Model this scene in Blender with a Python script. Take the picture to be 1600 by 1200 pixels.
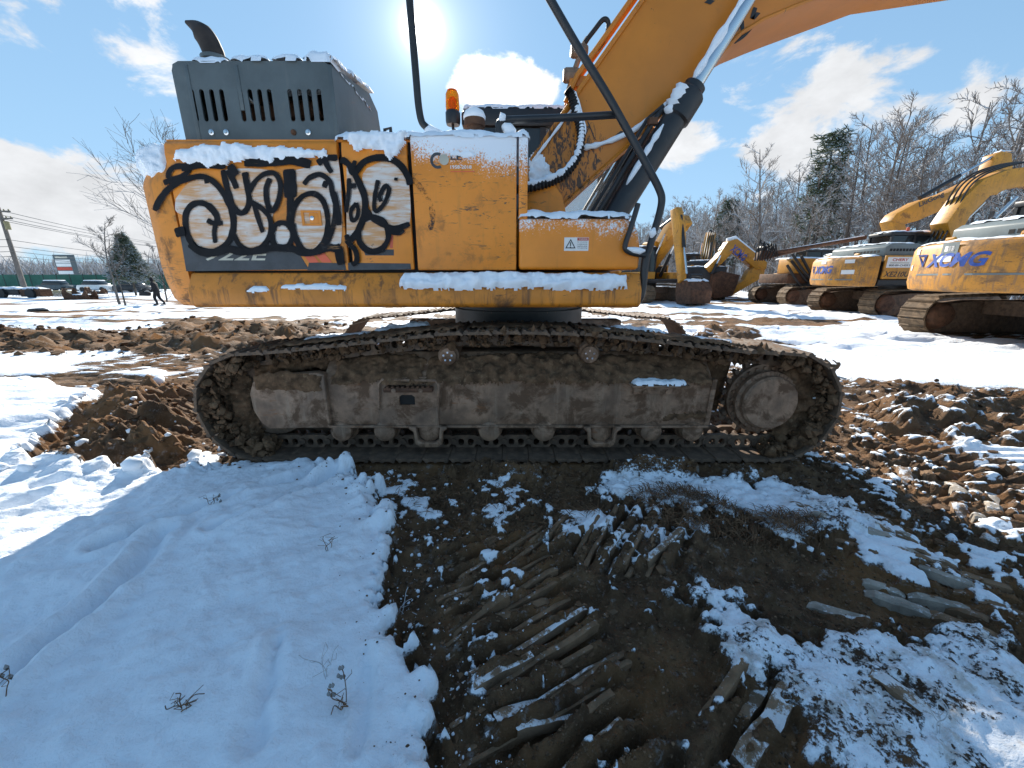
import bpy, bmesh, math, random
import numpy as np
from mathutils import Vector, Matrix
from mathutils.geometry import tessellate_polygon
R = math.radians
for o in list(bpy.data.objects): bpy.data.objects.remove(o)
SC = bpy.context.scene
COL = SC.collection

# ------------------------------------------------------------------ camera
H = 1.28                       # lens height above the ground
PITCH = math.atan(165/600)     # tilted down
cam = bpy.data.cameras.new('camera')
cam.sensor_width = 36; cam.lens = 13.5
cam.clip_start = 0.05; cam.clip_end = 4000
camo = bpy.data.objects.new('camera', cam); COL.objects.link(camo)
camo.location = (0, 0, H); camo.rotation_euler = (R(90)-PITCH, 0, 0)
SC.camera = camo
CP, SP = math.cos(PITCH), math.sin(PITCH)
def ray(px, py):               # direction of a measured photo point (1600x1200), unit depth
    x = (px-800)/600; u = (600-py)/600
    return Vector((x, CP+u*SP, -SP+u*CP))
def at(px, py, Y):             # measured point at distance Y in front of the camera
    d = ray(px, py); return Vector((0, 0, H))+d*(Y/d.y)
def gnd(px, py, z=0.0):        # measured point on the ground
    d = ray(px, py); return Vector((0, 0, H))+d*((z-H)/d.z)

# ------------------------------------------------------------------ sky and sun
SUN = ray(660, 45).normalized()
EXPO = 1.70
SKY = 0.14
w = bpy.data.worlds.new('World'); SC.world = w; w.use_nodes = True
nt = w.node_tree; nt.nodes.clear()
class N:
    """tiny node helper"""
    def __init__(s, t): s.t = t
    def new(s, kind, **kw):
        n = s.t.nodes.new(kind)
        for k, v in kw.items():
            if k.startswith('i_'):
                key = k[2:]
                n.inputs[int(key) if key.isdigit() else key.replace('_', ' ')].default_value = v
            else: setattr(n, k, v)
        return n
    def link(s, a, b): s.t.links.new(a, b)
    def put(s, sock, v):
        if hasattr(v, 'is_output'): s.t.links.new(v, sock)
        else: sock.default_value = v
    def math(s, op, a, b=0.0, c=None, clamp=False):
        n = s.t.nodes.new('ShaderNodeMath'); n.operation = op; n.use_clamp = clamp
        s.put(n.inputs[0], a); s.put(n.inputs[1], b)
        if c is not None: s.put(n.inputs[2], c)
        return n.outputs[0]
    def vmath(s, op, a, b=None):
        n = s.t.nodes.new('ShaderNodeVectorMath'); n.operation = op
        s.put(n.inputs[0], a)
        if b is not None: s.put(n.inputs[1], b)
        return n.outputs['Value'] if op in ('DOT_PRODUCT', 'LENGTH', 'DISTANCE') else n.outputs[0]
    def mix(s, f, a, b, blend='MIX'):
        n = s.t.nodes.new('ShaderNodeMix'); n.data_type = 'RGBA'; n.blend_type = blend
        n.clamp_factor = True
        s.put(n.inputs[0], f); s.put(n.inputs[6], c4(a)); s.put(n.inputs[7], c4(b))
        return n.outputs[2]
    def noise(s, vec, scale, detail=4, rough=.55, dist=0.0):
        n = s.t.nodes.new('ShaderNodeTexNoise'); n.noise_dimensions = '3D'
        s.put(n.inputs['Vector'], vec); n.inputs['Scale'].default_value = scale
        n.inputs['Detail'].default_value = detail; n.inputs['Roughness'].default_value = rough
        n.inputs['Distortion'].default_value = dist
        return n.outputs[0]
    def step(s, v, lo, hi):
        n = s.t.nodes.new('ShaderNodeMapRange'); n.interpolation_type = 'SMOOTHSTEP'
        s.put(n.inputs[0], v); s.put(n.inputs[1], lo); s.put(n.inputs[2], hi)
        return n.outputs[0]
    def scale(s, vec, sx, sy, sz):
        return s.vmath('MULTIPLY', vec, (sx, sy, sz))
def c4(c):
    if hasattr(c, 'is_output'): return c
    return (c[0], c[1], c[2], 1.0)

g = N(nt)
out = g.new('ShaderNodeOutputWorld'); bg = g.new('ShaderNodeBackground')
sky = g.new('ShaderNodeTexSky'); sky.sky_type = 'NISHITA'; sky.sun_disc = False
sky.sun_elevation = math.asin(SUN.z); sky.sun_rotation = math.atan2(SUN.x, SUN.y)
sky.altitude = 0; sky.air_density = 1.0; sky.dust_density = 0.0; sky.ozone_density = 1.6
tc = g.new('ShaderNodeTexCoord'); D = tc.outputs['Generated']
sep = g.new('ShaderNodeSeparateXYZ'); g.link(D, sep.inputs[0])
# clouds: fibrous noise over the whole dome, denser in some banks
zz = g.math('ADD', g.math('MAXIMUM', sep.outputs[2], 0.0), 0.22)
cv = g.new('ShaderNodeCombineXYZ')
g.put(cv.inputs[0], g.math('DIVIDE', sep.outputs[0], zz)); g.put(cv.inputs[1], g.math('DIVIDE', sep.outputs[1], zz))
g.put(cv.inputs[2], g.math('MULTIPLY', sep.outputs[2], 2.0))
cd = g.scale(D, 1.0, 1.0, 1.7)
n1 = g.noise(cd, 8.5, 9, .60, .3)
n2 = g.noise(cd, 1.8, 3, .5)
dens = g.math('ADD', g.math('MULTIPLY', n1, .75), g.math('MULTIPLY', n2, .32))
def bank(px, py, r, amt, sx=1.0):
    c = ray(px, py).normalized()
    d = g.vmath('SUBTRACT', D, tuple(c)); d = g.scale(d, 1/sx, 1/sx, 1.0)
    return g.math('MULTIPLY', g.step(g.vmath('LENGTH', d), r, r*.15), amt)
acc = dens
for b in ((610, 60, .26, -.16, 1.4), (1310, 165, .15, .20, 1.5), (1225, 250, .10, .14, 1.2), (775, 128, .085, .40, 1.7), (845, 150, .05, .26, 1.4), (1050, 245, .10, .16, 1.0),
          (60, 315, .13, .22, 2.2), (190, 330, .10, .20, 1.8), (90, 15, .15, .07, 1.5), (210, 40, .12, .07, 1.2),
          (1560, 150, .10, .13, 1.2), (720, 195, .05, .14, 1.2), (-300, 330, .16, .2, 2.2), (1950, 240, .2, .18, 1.6)):
    acc = g.math('ADD', acc, bank(*b))
hz = g.math('MULTIPLY', g.step(sep.outputs[2], .22, .02), .08)
acc = g.math('ADD', acc, hz)
cloud = g.step(acc, .655, .765)
cs = g.math('ADD', .62, g.math('MULTIPLY', g.noise(cd, 11.0, 5, .6), .55))
dsun = g.math('MAXIMUM', g.vmath('DOT_PRODUCT', D, tuple(SUN)), 0.0)
near_sun = g.math('POWER', dsun, 14.0)
cbr = g.math('MULTIPLY', cs, g.math('ADD', .295, g.math('MULTIPLY', near_sun, .17)))
cc = g.new('ShaderNodeCombineColor')
g.put(cc.inputs[0], g.math('MULTIPLY', cbr, .97/SKY)); g.put(cc.inputs[1], g.math('MULTIPLY', cbr, .99/SKY)); g.put(cc.inputs[2], g.math('MULTIPLY', cbr, 1.02/SKY))
skyc = g.vmath('DIVIDE', g.scale(sky.outputs[0], .78, .94, .95), g.vmath('ADD', g.scale(sky.outputs[0], SKY*4.1, SKY*3.15, SKY*2.2), (1.0, 1.0, 1.0)))
col = g.mix(cloud, skyc, cc.outputs[0])
# the sun itself with its aureole in the thin winter cirrus
glow = g.math('ADD', g.math('ADD', g.math('MULTIPLY', g.math('POWER', dsun, 6000.0), 6.0/SKY), g.math('MULTIPLY', g.math('POWER', dsun, 900.0), .20/SKY)),
              g.math('ADD', g.math('MULTIPLY', g.math('POWER', dsun, 170.0), .08/SKY), g.math('MULTIPLY', g.math('POWER', dsun, 40.0), .025/SKY)))
gc = g.new('ShaderNodeCombineColor'); g.put(gc.inputs[0], glow); g.put(gc.inputs[1], g.math('MULTIPLY', glow, .97)); g.put(gc.inputs[2], g.math('MULTIPLY', glow, .86))
col = g.mix(1.0, col, gc.outputs[0], 'ADD')
g.link(col, bg.inputs[0]); bg.inputs[1].default_value = SKY
g.link(bg.outputs[0], out.inputs[0])
sl = bpy.data.lights.new('sun', 'SUN'); sl.energy = 2.7; sl.angle = R(.55); sl.color = (1.0, .93, .82)
so = bpy.data.objects.new('sun', sl); COL.objects.link(so)
so.rotation_euler = SUN.to_track_quat('Z', 'Y').to_euler(); so.location = SUN*60
vs = SC.view_settings; vs.view_transform = 'Standard'; vs.look = 'None'; vs.gamma = 1; vs.exposure = EXPO; vs.use_curve_mapping = False
SC.cycles.max_bounces = 6; SC.cycles.diffuse_bounces = 3; SC.cycles.glossy_bounces = 3; SC.cycles.transmission_bounces = 4

# ------------------------------------------------------------------ mesh helpers
WORLD_ROOTS = set()
class MB:
    def __init__(s): s.v = []; s.f = []
    def add(s, vs, fs):
        b = len(s.v); s.v += [tuple(p) for p in vs]; s.f += [tuple(i+b for i in q) for q in fs]; return s
    def box(s, x0, x1, y0, y1, z0, z1):
        return s.add([(x0,y0,z0),(x1,y0,z0),(x1,y1,z0),(x0,y1,z0),(x0,y0,z1),(x1,y0,z1),(x1,y1,z1),(x0,y1,z1)],
                     [(0,3,2,1),(4,5,6,7),(0,1,5,4),(1,2,6,5),(2,3,7,6),(3,0,4,7)])
    def prism(s, pts, a, b, axis='y'):
        n = len(pts)
        ar = sum(pts[i][0]*pts[(i+1) % n][1]-pts[(i+1) % n][0]*pts[i][1] for i in range(n))
        if ar < 0: pts = pts[::-1]
        def P(p, t): return (p[0], t, p[1]) if axis == 'y' else ((t, p[0], p[1]) if axis == 'x' else (p[0], p[1], t))
        fl = axis == 'y'
        vs = [P(p, a) for p in pts]+[P(p, b) for p in pts]
        f1 = list(range(n)); f2 = list(range(n, 2*n))
        sides = [(i, (i+1) % n, n+(i+1) % n, n+i) for i in range(n)]
        if (b > a) == fl: fs = [tuple(f1), tuple(f2[::-1])]+[q[::-1] for q in sides]
        else: fs = [tuple(f1[::-1]), tuple(f2)]+sides
        return s.add(vs, fs)
    def plate(s, outline, holes, a, b, axis='y'):
        loops = [outline]+holes
        flat = [p for l in loops for p in l]
        tris = tessellate_polygon([[Vector((p[0], p[1], 0)) for p in l] for l in loops])
        def P(p, t): return (p[0], t, p[1]) if axis == 'y' else ((t, p[0], p[1]) if axis == 'x' else (p[0], p[1], t))
        n = len(flat); fs = []
        for t in tris: fs.append(tuple(t)); fs.append(tuple(n+i for i in t[::-1]))
        k = 0
        for l in loops:
            m = len(l)
            for i in range(m): fs.append((k+i, k+(i+1) % m, n+k+(i+1) % m, n+k+i))
            k += m
        return s.add([P(p, a) for p in flat]+[P(p, b) for p in flat], fs)
    def tube(s, path, r, n=8, caps=True):
        P = [Vector(p) for p in path]; m = len(P)
        rs = r if isinstance(r, (list, tuple)) else [r]*m
        T = []
        for i in range(m):
            t = P[min(i+1, m-1)]-P[max(i-1, 0)]; T.append(t.normalized() if t.length > 1e-9 else Vector((0,0,1)))
        u = T[0].orthogonal().normalized(); vs = []
        for i in range(m):
            u = (u-T[i]*u.dot(T[i])); u = u.normalized() if u.length > 1e-6 else T[i].orthogonal().normalized()
            q = T[i].cross(u)
            for k in range(n):
                a = 2*math.pi*k/n; vs.append(P[i]+(u*math.cos(a)+q*math.sin(a))*rs[i])
        fs = [(i*n+k, i*n+(k+1) % n, (i+1)*n+(k+1) % n, (i+1)*n+k) for i in range(m-1) for k in range(n)]
        if caps: fs += [tuple(range(n))[::-1], tuple(range((m-1)*n, m*n))]
        return s.add(vs, fs)
    def lathe(s, prof, c, axis='z', n=20):
        vs = []; fs = []; m = len(prof)
        for (r, h) in prof:
            for k in range(n):
                a = 2*math.pi*k/n; p, q = r*math.cos(a), r*math.sin(a)
                if axis == 'z': vs.append((c[0]+p, c[1]+q, c[2]+h))
                elif axis == 'y': vs.append((c[0]+p, c[1]+h, c[2]+q))
                else: vs.append((c[0]+h, c[1]+p, c[2]+q))
        for i in range(m-1):
            for k in range(n): fs.append((i*n+k, i*n+(k+1) % n, (i+1)*n+(k+1) % n, (i+1)*n+k))
        fs.append(tuple(range(n))[::-1]); fs.append(tuple(range((m-1)*n, m*n)))
        if axis == 'y': fs = [q[::-1] for q in fs]
        return s.add(vs, fs)
    def build(s, name, mat, parent=None, bevel=0.0, smooth=True, seg=2, kind=None, ang=35):
        me = bpy.data.meshes.new(name); me.from_pydata(s.v, [], s.f)
        if bevel > 0:
            bm = bmesh.new(); bm.from_mesh(me)
            bmesh.ops.remove_doubles(bm, verts=bm.verts, dist=1e-5)
            es = [e for e in bm.edges if len(e.link_faces) == 2 and e.calc_face_angle(0) > R(32)]
            bmesh.ops.bevel(bm, geom=es, offset=bevel, segments=seg, profile=.5, affect='EDGES', clamp_overlap=True)
            bm.to_mesh(me); bm.free()
        return finish(name, me, mat, parent, smooth, kind, ang)
def finish(name, me, mat, parent=None, smooth=True, kind=None, ang=35):
    me.materials.append(mat)
    if smooth:
        me.polygons.foreach_set('use_smooth', [True]*len(me.polygons))
        me.set_sharp_from_angle(angle=R(ang))
    me.update()
    o = bpy.data.objects.new(name, me); COL.objects.link(o)
    hang(o, parent)
    if kind: o['kind'] = kind
    return o
def hang(o, parent):
    if parent is not None:
        o.parent = parent
        if parent.name in WORLD_ROOTS: o.matrix_parent_inverse = Matrix.Translation(-parent.location)
def thing(name, label, cat, loc=(0,0,0), rz=0, group=None, world=False):
    o = bpy.data.objects.new(name, None); COL.objects.link(o)
    o.location = loc; o.rotation_euler = (0, 0, rz); o.empty_display_size = .2
    if world: WORLD_ROOTS.add(o.name)
    return tag(o, label, cat, group)
def tag(o, label, cat, group=None):
    o['label'] = label; o['category'] = cat
    if group: o['group'] = group
    return o
def copy_tree(o, parent=None, shallow=False):
    c = o.copy(); COL.objects.link(c); c.parent = parent
    for ch in list(o.children): copy_tree(ch, c)
    return c
def text_mesh(name, body, mat, origin, ux, uy, size, width=None, parent=None, shear=0.0, depth=.0015, bold=0.0):
    """flat printed lettering lying in the plane (ux, uy) with its lower left corner at origin"""
    cu = bpy.data.curves.new(name, 'FONT'); cu.body = body; cu.size = 1; cu.shear = shear; cu.offset = bold; cu.resolution_u = 3
    to = bpy.data.objects.new(name, cu); COL.objects.link(to)
    bpy.context.view_layer.update()
    dg = bpy.context.evaluated_depsgraph_get()
    me = bpy.data.meshes.new_from_object(to.evaluated_get(dg)); bpy.data.objects.remove(to)
    co = np.empty(len(me.vertices)*3); me.vertices.foreach_get('co', co); co = co.reshape(-1, 3)
    mn = co.min(0); mx = co.max(0)
    sx = (width/(mx[0]-mn[0])) if width else size/(mx[1]-mn[1]); sy = size/(mx[1]-mn[1])
    ux = np.array(ux, float); uy = np.array(uy, float)
    p = np.array(origin)[None]+((co[:, :1]-mn[0])*sx)*ux[None]+((co[:, 1:2]-mn[1])*sy)*uy[None]
    me.vertices.foreach_set('co', p.ravel()); me.update()
    me.materials.clear()
    return finish(name, me, mat, parent, smooth=False)

# ------------------------------------------------------------------ numpy noise
def _hash(ix, iy, seed):
    h = (ix.astype(np.int64)*374761393+iy.astype(np.int64)*668265263+seed*1442695041) & 0x7fffffff
    h = ((h ^ (h >> 13))*1274126177) & 0x7fffffff
    return ((h ^ (h >> 16)) & 0xffff)/65535.0
def vnoise(x, y, seed=0):
    ix = np.floor(x); iy = np.floor(y); fx = x-ix; fy = y-iy
    fx = fx*fx*fx*(fx*(fx*6-15)+10); fy = fy*fy*fy*(fy*(fy*6-15)+10)
    a = _hash(ix, iy, seed); b = _hash(ix+1, iy, seed); c = _hash(ix, iy+1, seed); d = _hash(ix+1, iy+1, seed)
    return (a*(1-fx)+b*fx)*(1-fy)+(c*(1-fx)+d*fx)*fy
def fbm(x, y, oct=4, seed=0, gain=.5):
    s = 0; a = 1; t = 0
    for k in range(oct):
        s = s+a*vnoise(x*2**k+17.3*k, y*2**k-9.1*k, seed+k*31); t += a; a *= gain
    return s/t-.5
def sdist(x, y, poly):
    """signed distance to a polygon, positive inside"""
    d = np.full(x.shape, 1e9); ins = np.zeros(x.shape, bool); n = len(poly)
    for i in range(n):
        ax, ay = poly[i]; bx, by = poly[(i+1) % n]
        ex, ey = bx-ax, by-ay; L = ex*ex+ey*ey+1e-12
        t = np.clip(((x-ax)*ex+(y-ay)*ey)/L, 0, 1)
        d = np.minimum(d, (x-ax-t*ex)**2+(y-ay-t*ey)**2)
        cnd = ((ay > y) != (by > y)) & (x < (bx-ax)*(y-ay)/((by-ay) if abs(by-ay) > 1e-12 else 1e-12)+ax)
        ins ^= cnd
    return np.where(ins, 1, -1)*np.sqrt(d)
def sstep(v, a, b):
    t = np.clip((v-a)/(b-a), 0, 1); return t*t*(3-2*t)
def patch(name, poly, origin, u, v, nrm, thick, mat, parent=None, cell=.012, wob=.02, edge=.03, lump=.5, seed=0, kind='stuff', fr=25.0, sink=.002):
    """a lumpy layer (snow, mud) on a plane: poly is in (u,v) metres, grown along nrm"""
    px = [p[0] for p in poly]; py = [p[1] for p in poly]
    x0, x1, y0, y1 = min(px)-wob, max(px)+wob, min(py)-wob, max(py)+wob
    nx = max(4, int((x1-x0)/cell)); ny = max(4, int((y1-y0)/cell))
    X, Y = np.meshgrid(np.linspace(x0, x1, nx+1), np.linspace(y0, y1, ny+1))
    sd = sdist(X, Y, poly)+wob*2*fbm(X*fr, Y*fr, 4, seed)
    h = np.sqrt(np.clip(sd/edge, 0, 1))*thick*(1+lump*2*fbm(X*fr*.8, Y*fr*.8, 4, seed+7))
    live = sd > -cell*.6
    h = np.where(sd > 0, h, -sink)
    u = np.array(u); v = np.array(v); nrm = np.array(nrm); o = np.array(origin)
    P = o+X[..., None]*u+Y[..., None]*v+h[..., None]*nrm
    idx = np.arange((nx+1)*(ny+1)).reshape(ny+1, nx+1)
    q = live[:-1, :-1] & live[1:, :-1] & live[:-1, 1:] & live[1:, 1:]
    a = idx[:-1, :-1][q]; b = idx[:-1, 1:][q]; c = idx[1:, 1:][q]; d = idx[1:, :-1][q]
    F = np.stack([a, b, c, d], 1)
    if np.dot(np.cross(u, v), nrm) < 0: F = F[:, ::-1]
    us, inv = np.unique(F.ravel(), return_inverse=True)
    me = bpy.data.meshes.new(name); me.from_pydata(P.reshape(-1, 3)[us].tolist(), [], inv.reshape(-1, 4).tolist())
    return finish(name, me, mat, parent, True, kind, 180)

# ------------------------------------------------------------------ materials
def material(name):
    m = bpy.data.materials.new(name); m.use_nodes = True; t = m.node_tree
    for n in list(t.nodes): t.nodes.remove(n)
    g = N(t); o = g.new('ShaderNodeOutputMaterial'); p = g.new('ShaderNodeBsdfPrincipled'); g.link(p.outputs[0], o.inputs[0])
    return m, g, p
def surf(name, col, rough=.5, metal=0.0, var=.15, vscale=3.0, dirt=None, streak=None, scratch=None, bump=.0, bscale=60, frost=None, spec=.5, grease=None):
    m, g, p = material(name)
    tc = g.new('ShaderNodeTexCoord'); O = tc.outputs['Object']
    c = c4(col); dark = tuple(k*(1-var) for k in col); lite = tuple(min(1, k*(1+var)) for k in col)
    c = g.mix(g.step(g.noise(O, vscale, 6, .6), .3, .7), dark, lite)
    ro = rough
    if streak:      # (colour, lo, hi, amount) vertical run marks
        n = g.noise(g.scale(O, 9, 9, .9), 2.2, 6, .65)
        c = g.mix(g.math('MULTIPLY', g.step(n, streak[1], streak[2]), streak[3]), c, streak[0])
    if dirt:        # (colour, scale, lo, hi, amount)
        n = g.noise(O, dirt[1], 10, .68, .4); f = g.math('MULTIPLY', g.step(n, dirt[2], dirt[3]), dirt[4])
        c = g.mix(f, c, dirt[0]); ro = g.math('ADD', rough, g.math('MULTIPLY', f, .35), clamp=True)
    if scratch:     # (colour, lo, hi)
        n = g.noise(g.scale(O, 3, 3, 14), 3.0, 8, .72, 1.2); n2 = g.noise(O, 1.7, 3)
        c = g.mix(g.math('MULTIPLY', g.step(n, scratch[1], scratch[2]), g.step(n2, .42, .6)), c, scratch[0])
    if grease:      # (point, radius) black greasy smears round a joint
        d = g.vmath('DISTANCE', O, grease[0]); n = g.noise(g.scale(O, 13, 1, 5), 1.6, 9, .72, 1.5)
        f = g.step(g.math('ADD', n, g.math('MULTIPLY', g.step(d, grease[1], grease[1]*.25), .17)), .655, .70)
        c = g.mix(g.math('MULTIPLY', f, .92), c, (.018, .014, .012))
    if frost:       # (z0, z1, strength) snow blown against the panel, thicker with height
        sp = g.new('ShaderNodeSeparateXYZ'); g.link(O, sp.inputs[0])
        gr = g.math('MULTIPLY', g.step(g.math('ADD', sp.outputs[2], g.math('MULTIPLY', sp.outputs[0], .10)), frost[0], frost[1]), frost[2])
        nn = g.math('ADD', g.math('MULTIPLY', g.noise(O, 95, 5, .8), .95), g.math('MULTIPLY', g.noise(O, 5, 4, .6), .55))
        f = g.step(g.math('ADD', gr, nn), .99, 1.09)
        c = g.mix(f, c, (.87, .90, .94)); ro = g.math('MAXIMUM', ro, f)
        fz = f
    g.put(p.inputs['Base Color'], c); g.put(p.inputs['Roughness'], ro); p.inputs['Metallic'].default_value = metal
    p.inputs['Specular IOR Level'].default_value = spec
    if bump or frost:
        b = g.new('ShaderNodeBump'); b.inputs['Strength'].default_value = bump if bump else .3; b.inputs['Distance'].default_value = .004
        hh = g.noise(O, bscale, 6, .65)
        if frost: hh = g.math('ADD', g.math('MULTIPLY', hh, .15), g.math('MULTIPLY', fz, 1.0))
        g.put(b.inputs['Height'], hh); g.link(b.outputs[0], p.inputs['Normal'])
    return m
RUST = (.10, .045, .018); GRIME = (.035, .028, .022)
YEL = (.76, .246, .018)
M = {}
M['paint'] = surf('machine paint', YEL, .42, var=.14, vscale=2.5, streak=((.42, .18, .03), .55, .78, .5), dirt=((.30, .12, .035), 6, .53, .68, .6), scratch=((.09, .055, .03), .585, .63), bump=.05)
M['paint_frost'] = surf('machine paint with blown snow', YEL, .42, var=.14, vscale=2.5, streak=((.42, .18, .03), .55, .78, .5), dirt=((.30, .12, .035), 6, .53, .68, .6), scratch=((.09, .055, .03), .585, .63), frost=(1.74, 2.09, .44))
M['paint_box'] = surf('tool box paint with blown snow', YEL, .42, var=.12, vscale=2.5, streak=((.33, .14, .025), .55, .8, .4), dirt=((.22, .11, .04), 7, .62, .74, .4), frost=(1.46, 1.66, .26))
M['paint_skirt'] = surf('worn skirt paint', (.64, .225, .02), .5, var=.2, vscale=3, streak=((.13, .055, .02), .50, .66, .8), dirt=((.07, .04, .022), 5, .52, .68, .75), scratch=((.05, .03, .02), .62, .67), bump=.1)
M['paint_boom'] = surf('boom paint', (.58, .195, .014), .42, var=.1, vscale=2.0, streak=((.42, .18, .03), .55, .8, .35), dirt=((.36, .15, .04), 9, .60, .74, .45), bump=.04, grease=((.42, 3.66, 2.22), .62))
M['hood'] = surf('grey hood paint', (.086, .104, .108), .45, var=.2, vscale=4, streak=((.15, .155, .15), .55, .75, .4), dirt=((.15, .14, .12), 8, .55, .75, .4))
M['black'] = surf('black painted steel', (.018, .019, .021), .42, var=.25, vscale=6, dirt=((.07, .06, .05), 12, .56, .75, .45))
M['rubber'] = surf('black rubber hose', (.014, .014, .015), .6, var=.2, vscale=20)
M['dark'] = surf('dark cavity steel', (.012, .011, .01), .8, var=.2)
M['steel'] = surf('dirty bare steel', (.27, .165, .104), .6, .0, var=.5, vscale=5, streak=((.36, .26, .18), .5, .70, .5), dirt=((.11, .060, .033), 5, .46, .60, .94), scratch=((.24, .095, .035), .58, .66), bump=.45, bscale=70)
M['shoe'] = surf('muddy track steel', (.125, .080, .052), .75, .0, var=.4, vscale=9, dirt=((.23, .145, .09), 14, .46, .66, .8), bump=.6, bscale=70)
M['mud'] = surf('caked mud', (.125, .072, .040), .95, var=.5, vscale=14, dirt=((.25, .165, .098), 30, .54, .68, .7), bump=.9, bscale=55, spec=.2)
M['rust'] = surf('rusty steel', (.10, .045, .022), .8, .0, var=.4, vscale=6, dirt=((.05, .028, .018), 9, .5, .68, .8), bump=.3)
M['chrome'] = surf('chrome rod', (.62, .64, .66), .13, 1.0, var=.05)
M['white'] = surf('white sticker', (.78, .77, .74), .5, var=.06, dirt=((.55, .5, .42), 12, .55, .75, .5))
M['printblack'] = surf('black print', (.016, .016, .018), .5, var=.2)
M['printred'] = surf('red print', (.52, .06, .03), .5, var=.2)
M['redstripe'] = surf('orange red stripe film', (.72, .12, .05), .45, var=.15, dirt=((.45, .14, .06), 10, .55, .7, .5))
M['film'] = surf('charcoal decal film', (.045, .05, .057), .5, var=.25, vscale=8, scratch=((.26, .14, .04), .63, .68), dirt=((.10, .10, .10), 9, .55, .72, .5))
M['letter'] = surf('pale decal letters', (.55, .52, .42), .5, var=.2)
def snow_mat(name='snow', tint=(.89, .935, .985)):
    m, g, p = material(name)
    tc = g.new('ShaderNodeTexCoord'); O = tc.outputs['Object']
    c = g.mix(g.noise(O, 8, 4), tuple(k*.96 for k in tint), tint)
    g.put(p.inputs['Base Color'], c); p.inputs['Roughness'].default_value = .75
    p.inputs['Specular IOR Level'].default_value = .3
    b = g.new('ShaderNodeBump'); b.inputs['Strength'].default_value = .55; b.inputs['Distance'].default_value = .006
    g.put(b.inputs['Height'], g.math('ADD', g.noise(O, 60, 6, .7), g.math('MULTIPLY', g.noise(O, 220, 3, .7), .35))); g.link(b.outputs[0], p.inputs['Normal'])
    return m
M['snow'] = snow_mat()
def glass_mat(name, col=(.02, .025, .028), rough=.06, alpha=None):
    m, g, p = material(name)
    p.inputs['Base Color'].default_value = c4(col); p.inputs['Roughness'].default_value = rough
    if alpha:
        p.inputs['Alpha'].default_value = alpha
    return m
M['glass'] = glass_mat('dark cab glass')
M['clearglass'] = glass_mat('clear cab glass', (.5, .55, .56), .04, .25)
# ------------------------------------------------------------------ ground: snow field, churned mud, berms
def G(*pts): return [tuple(gnd(px, py)[:2]) for px, py in pts]
SNOW_LEFT = [(-9, 6.6)]+G((0,598),(100,604),(150,612),(150,628),(95,660),(60,700),(48,738),(140,750),(250,744),(330,737),(420,720),(500,722),(550,745),(600,800),(632,862),(612,930),(640,1000),(704,1060),(694,1150),(688,1230))+[(-.2, .2), (-.1, -6), (-14, -6)]
SNOW_STRIP = G((895,742),(1000,728),(1180,738),(1290,772),(1335,812),(1262,852),(1190,832),(1100,792),(1000,787),(920,772))
SNOW_DIRTY = G((1010,925),(1100,905),(1200,930),(1270,985),(1350,1000),(1420,958),(1490,962),(1600,1030),(1700,1120))+[(2.2, .2), (1.0, -1.5), (.6, .3)]+G((1235,1130),(1180,1060),(1090,1010))
SNOW_BITS = [G((1330,800),(1400,815),(1480,860),(1560,915),(1600,960),(1520,950),(1430,880)), G((1310,800),(1420,850),(1500,930),(1440,945),(1330,870)), G((880,888),(905,884),(960,948),(935,962)), G((612,895),(650,880),(680,930),(672,985),(640,990)),
             G((715,985),(770,1000),(775,1080),(735,1180),(705,1120)), G((600,760),(680,770),(720,810),(650,830)), G((1380,640),(1600,652),(1600,672),(1420,668)), G((880,800),(960,780),(990,830),(930,850)),
             G((1530,690),(1700,700),(1700,740),(1560,722)), G((560,690),(640,715),(560,730)), G((180,580),(260,572),(300,582),(220,592)), G((-200,562),(40,562),(150,572),(60,586),(-200,590)), G((240,735),(330,700),(400,735),(330,748))]
MUD_BERM = G((-500,520),(0,507),(160,517),(335,492),(520,500),(560,520),(430,542),(300,556),(0,552),(-500,560))
MUD_PILE = G((42,722),(130,640),(230,588),(310,600),(330,700),(250,742),(120,742))
MUD_RIGHT = G((1325,592),(1480,604),(1700,628),(1700,705),(1500,690),(1380,672),(1325,655))
MUD_HEAP = G((1070,528),(1090,515),(1180,512),(1205,528),(1120,540))
MUD_NEAR = [(-6.5, 7.2), (-2.6, 7.6), (2.4, 7.4), (3.6, 4.9), (7.5, 4.2), (7.5, -6), (-.1, -6)]+G((688,1230),(640,1000),(600,800),(480,715),(330,730),(40,735),(60,700),(150,620),(0,590))
PIT = G((1062,835),(1200,838),(1300,880),(1410,955),(1340,1000),(1270,985),(1190,925),(1080,905))
GRASS = G((985,775),(1060,770),(1180,800),(1275,815),(1290,850),(1180,845),(1050,830))
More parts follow.
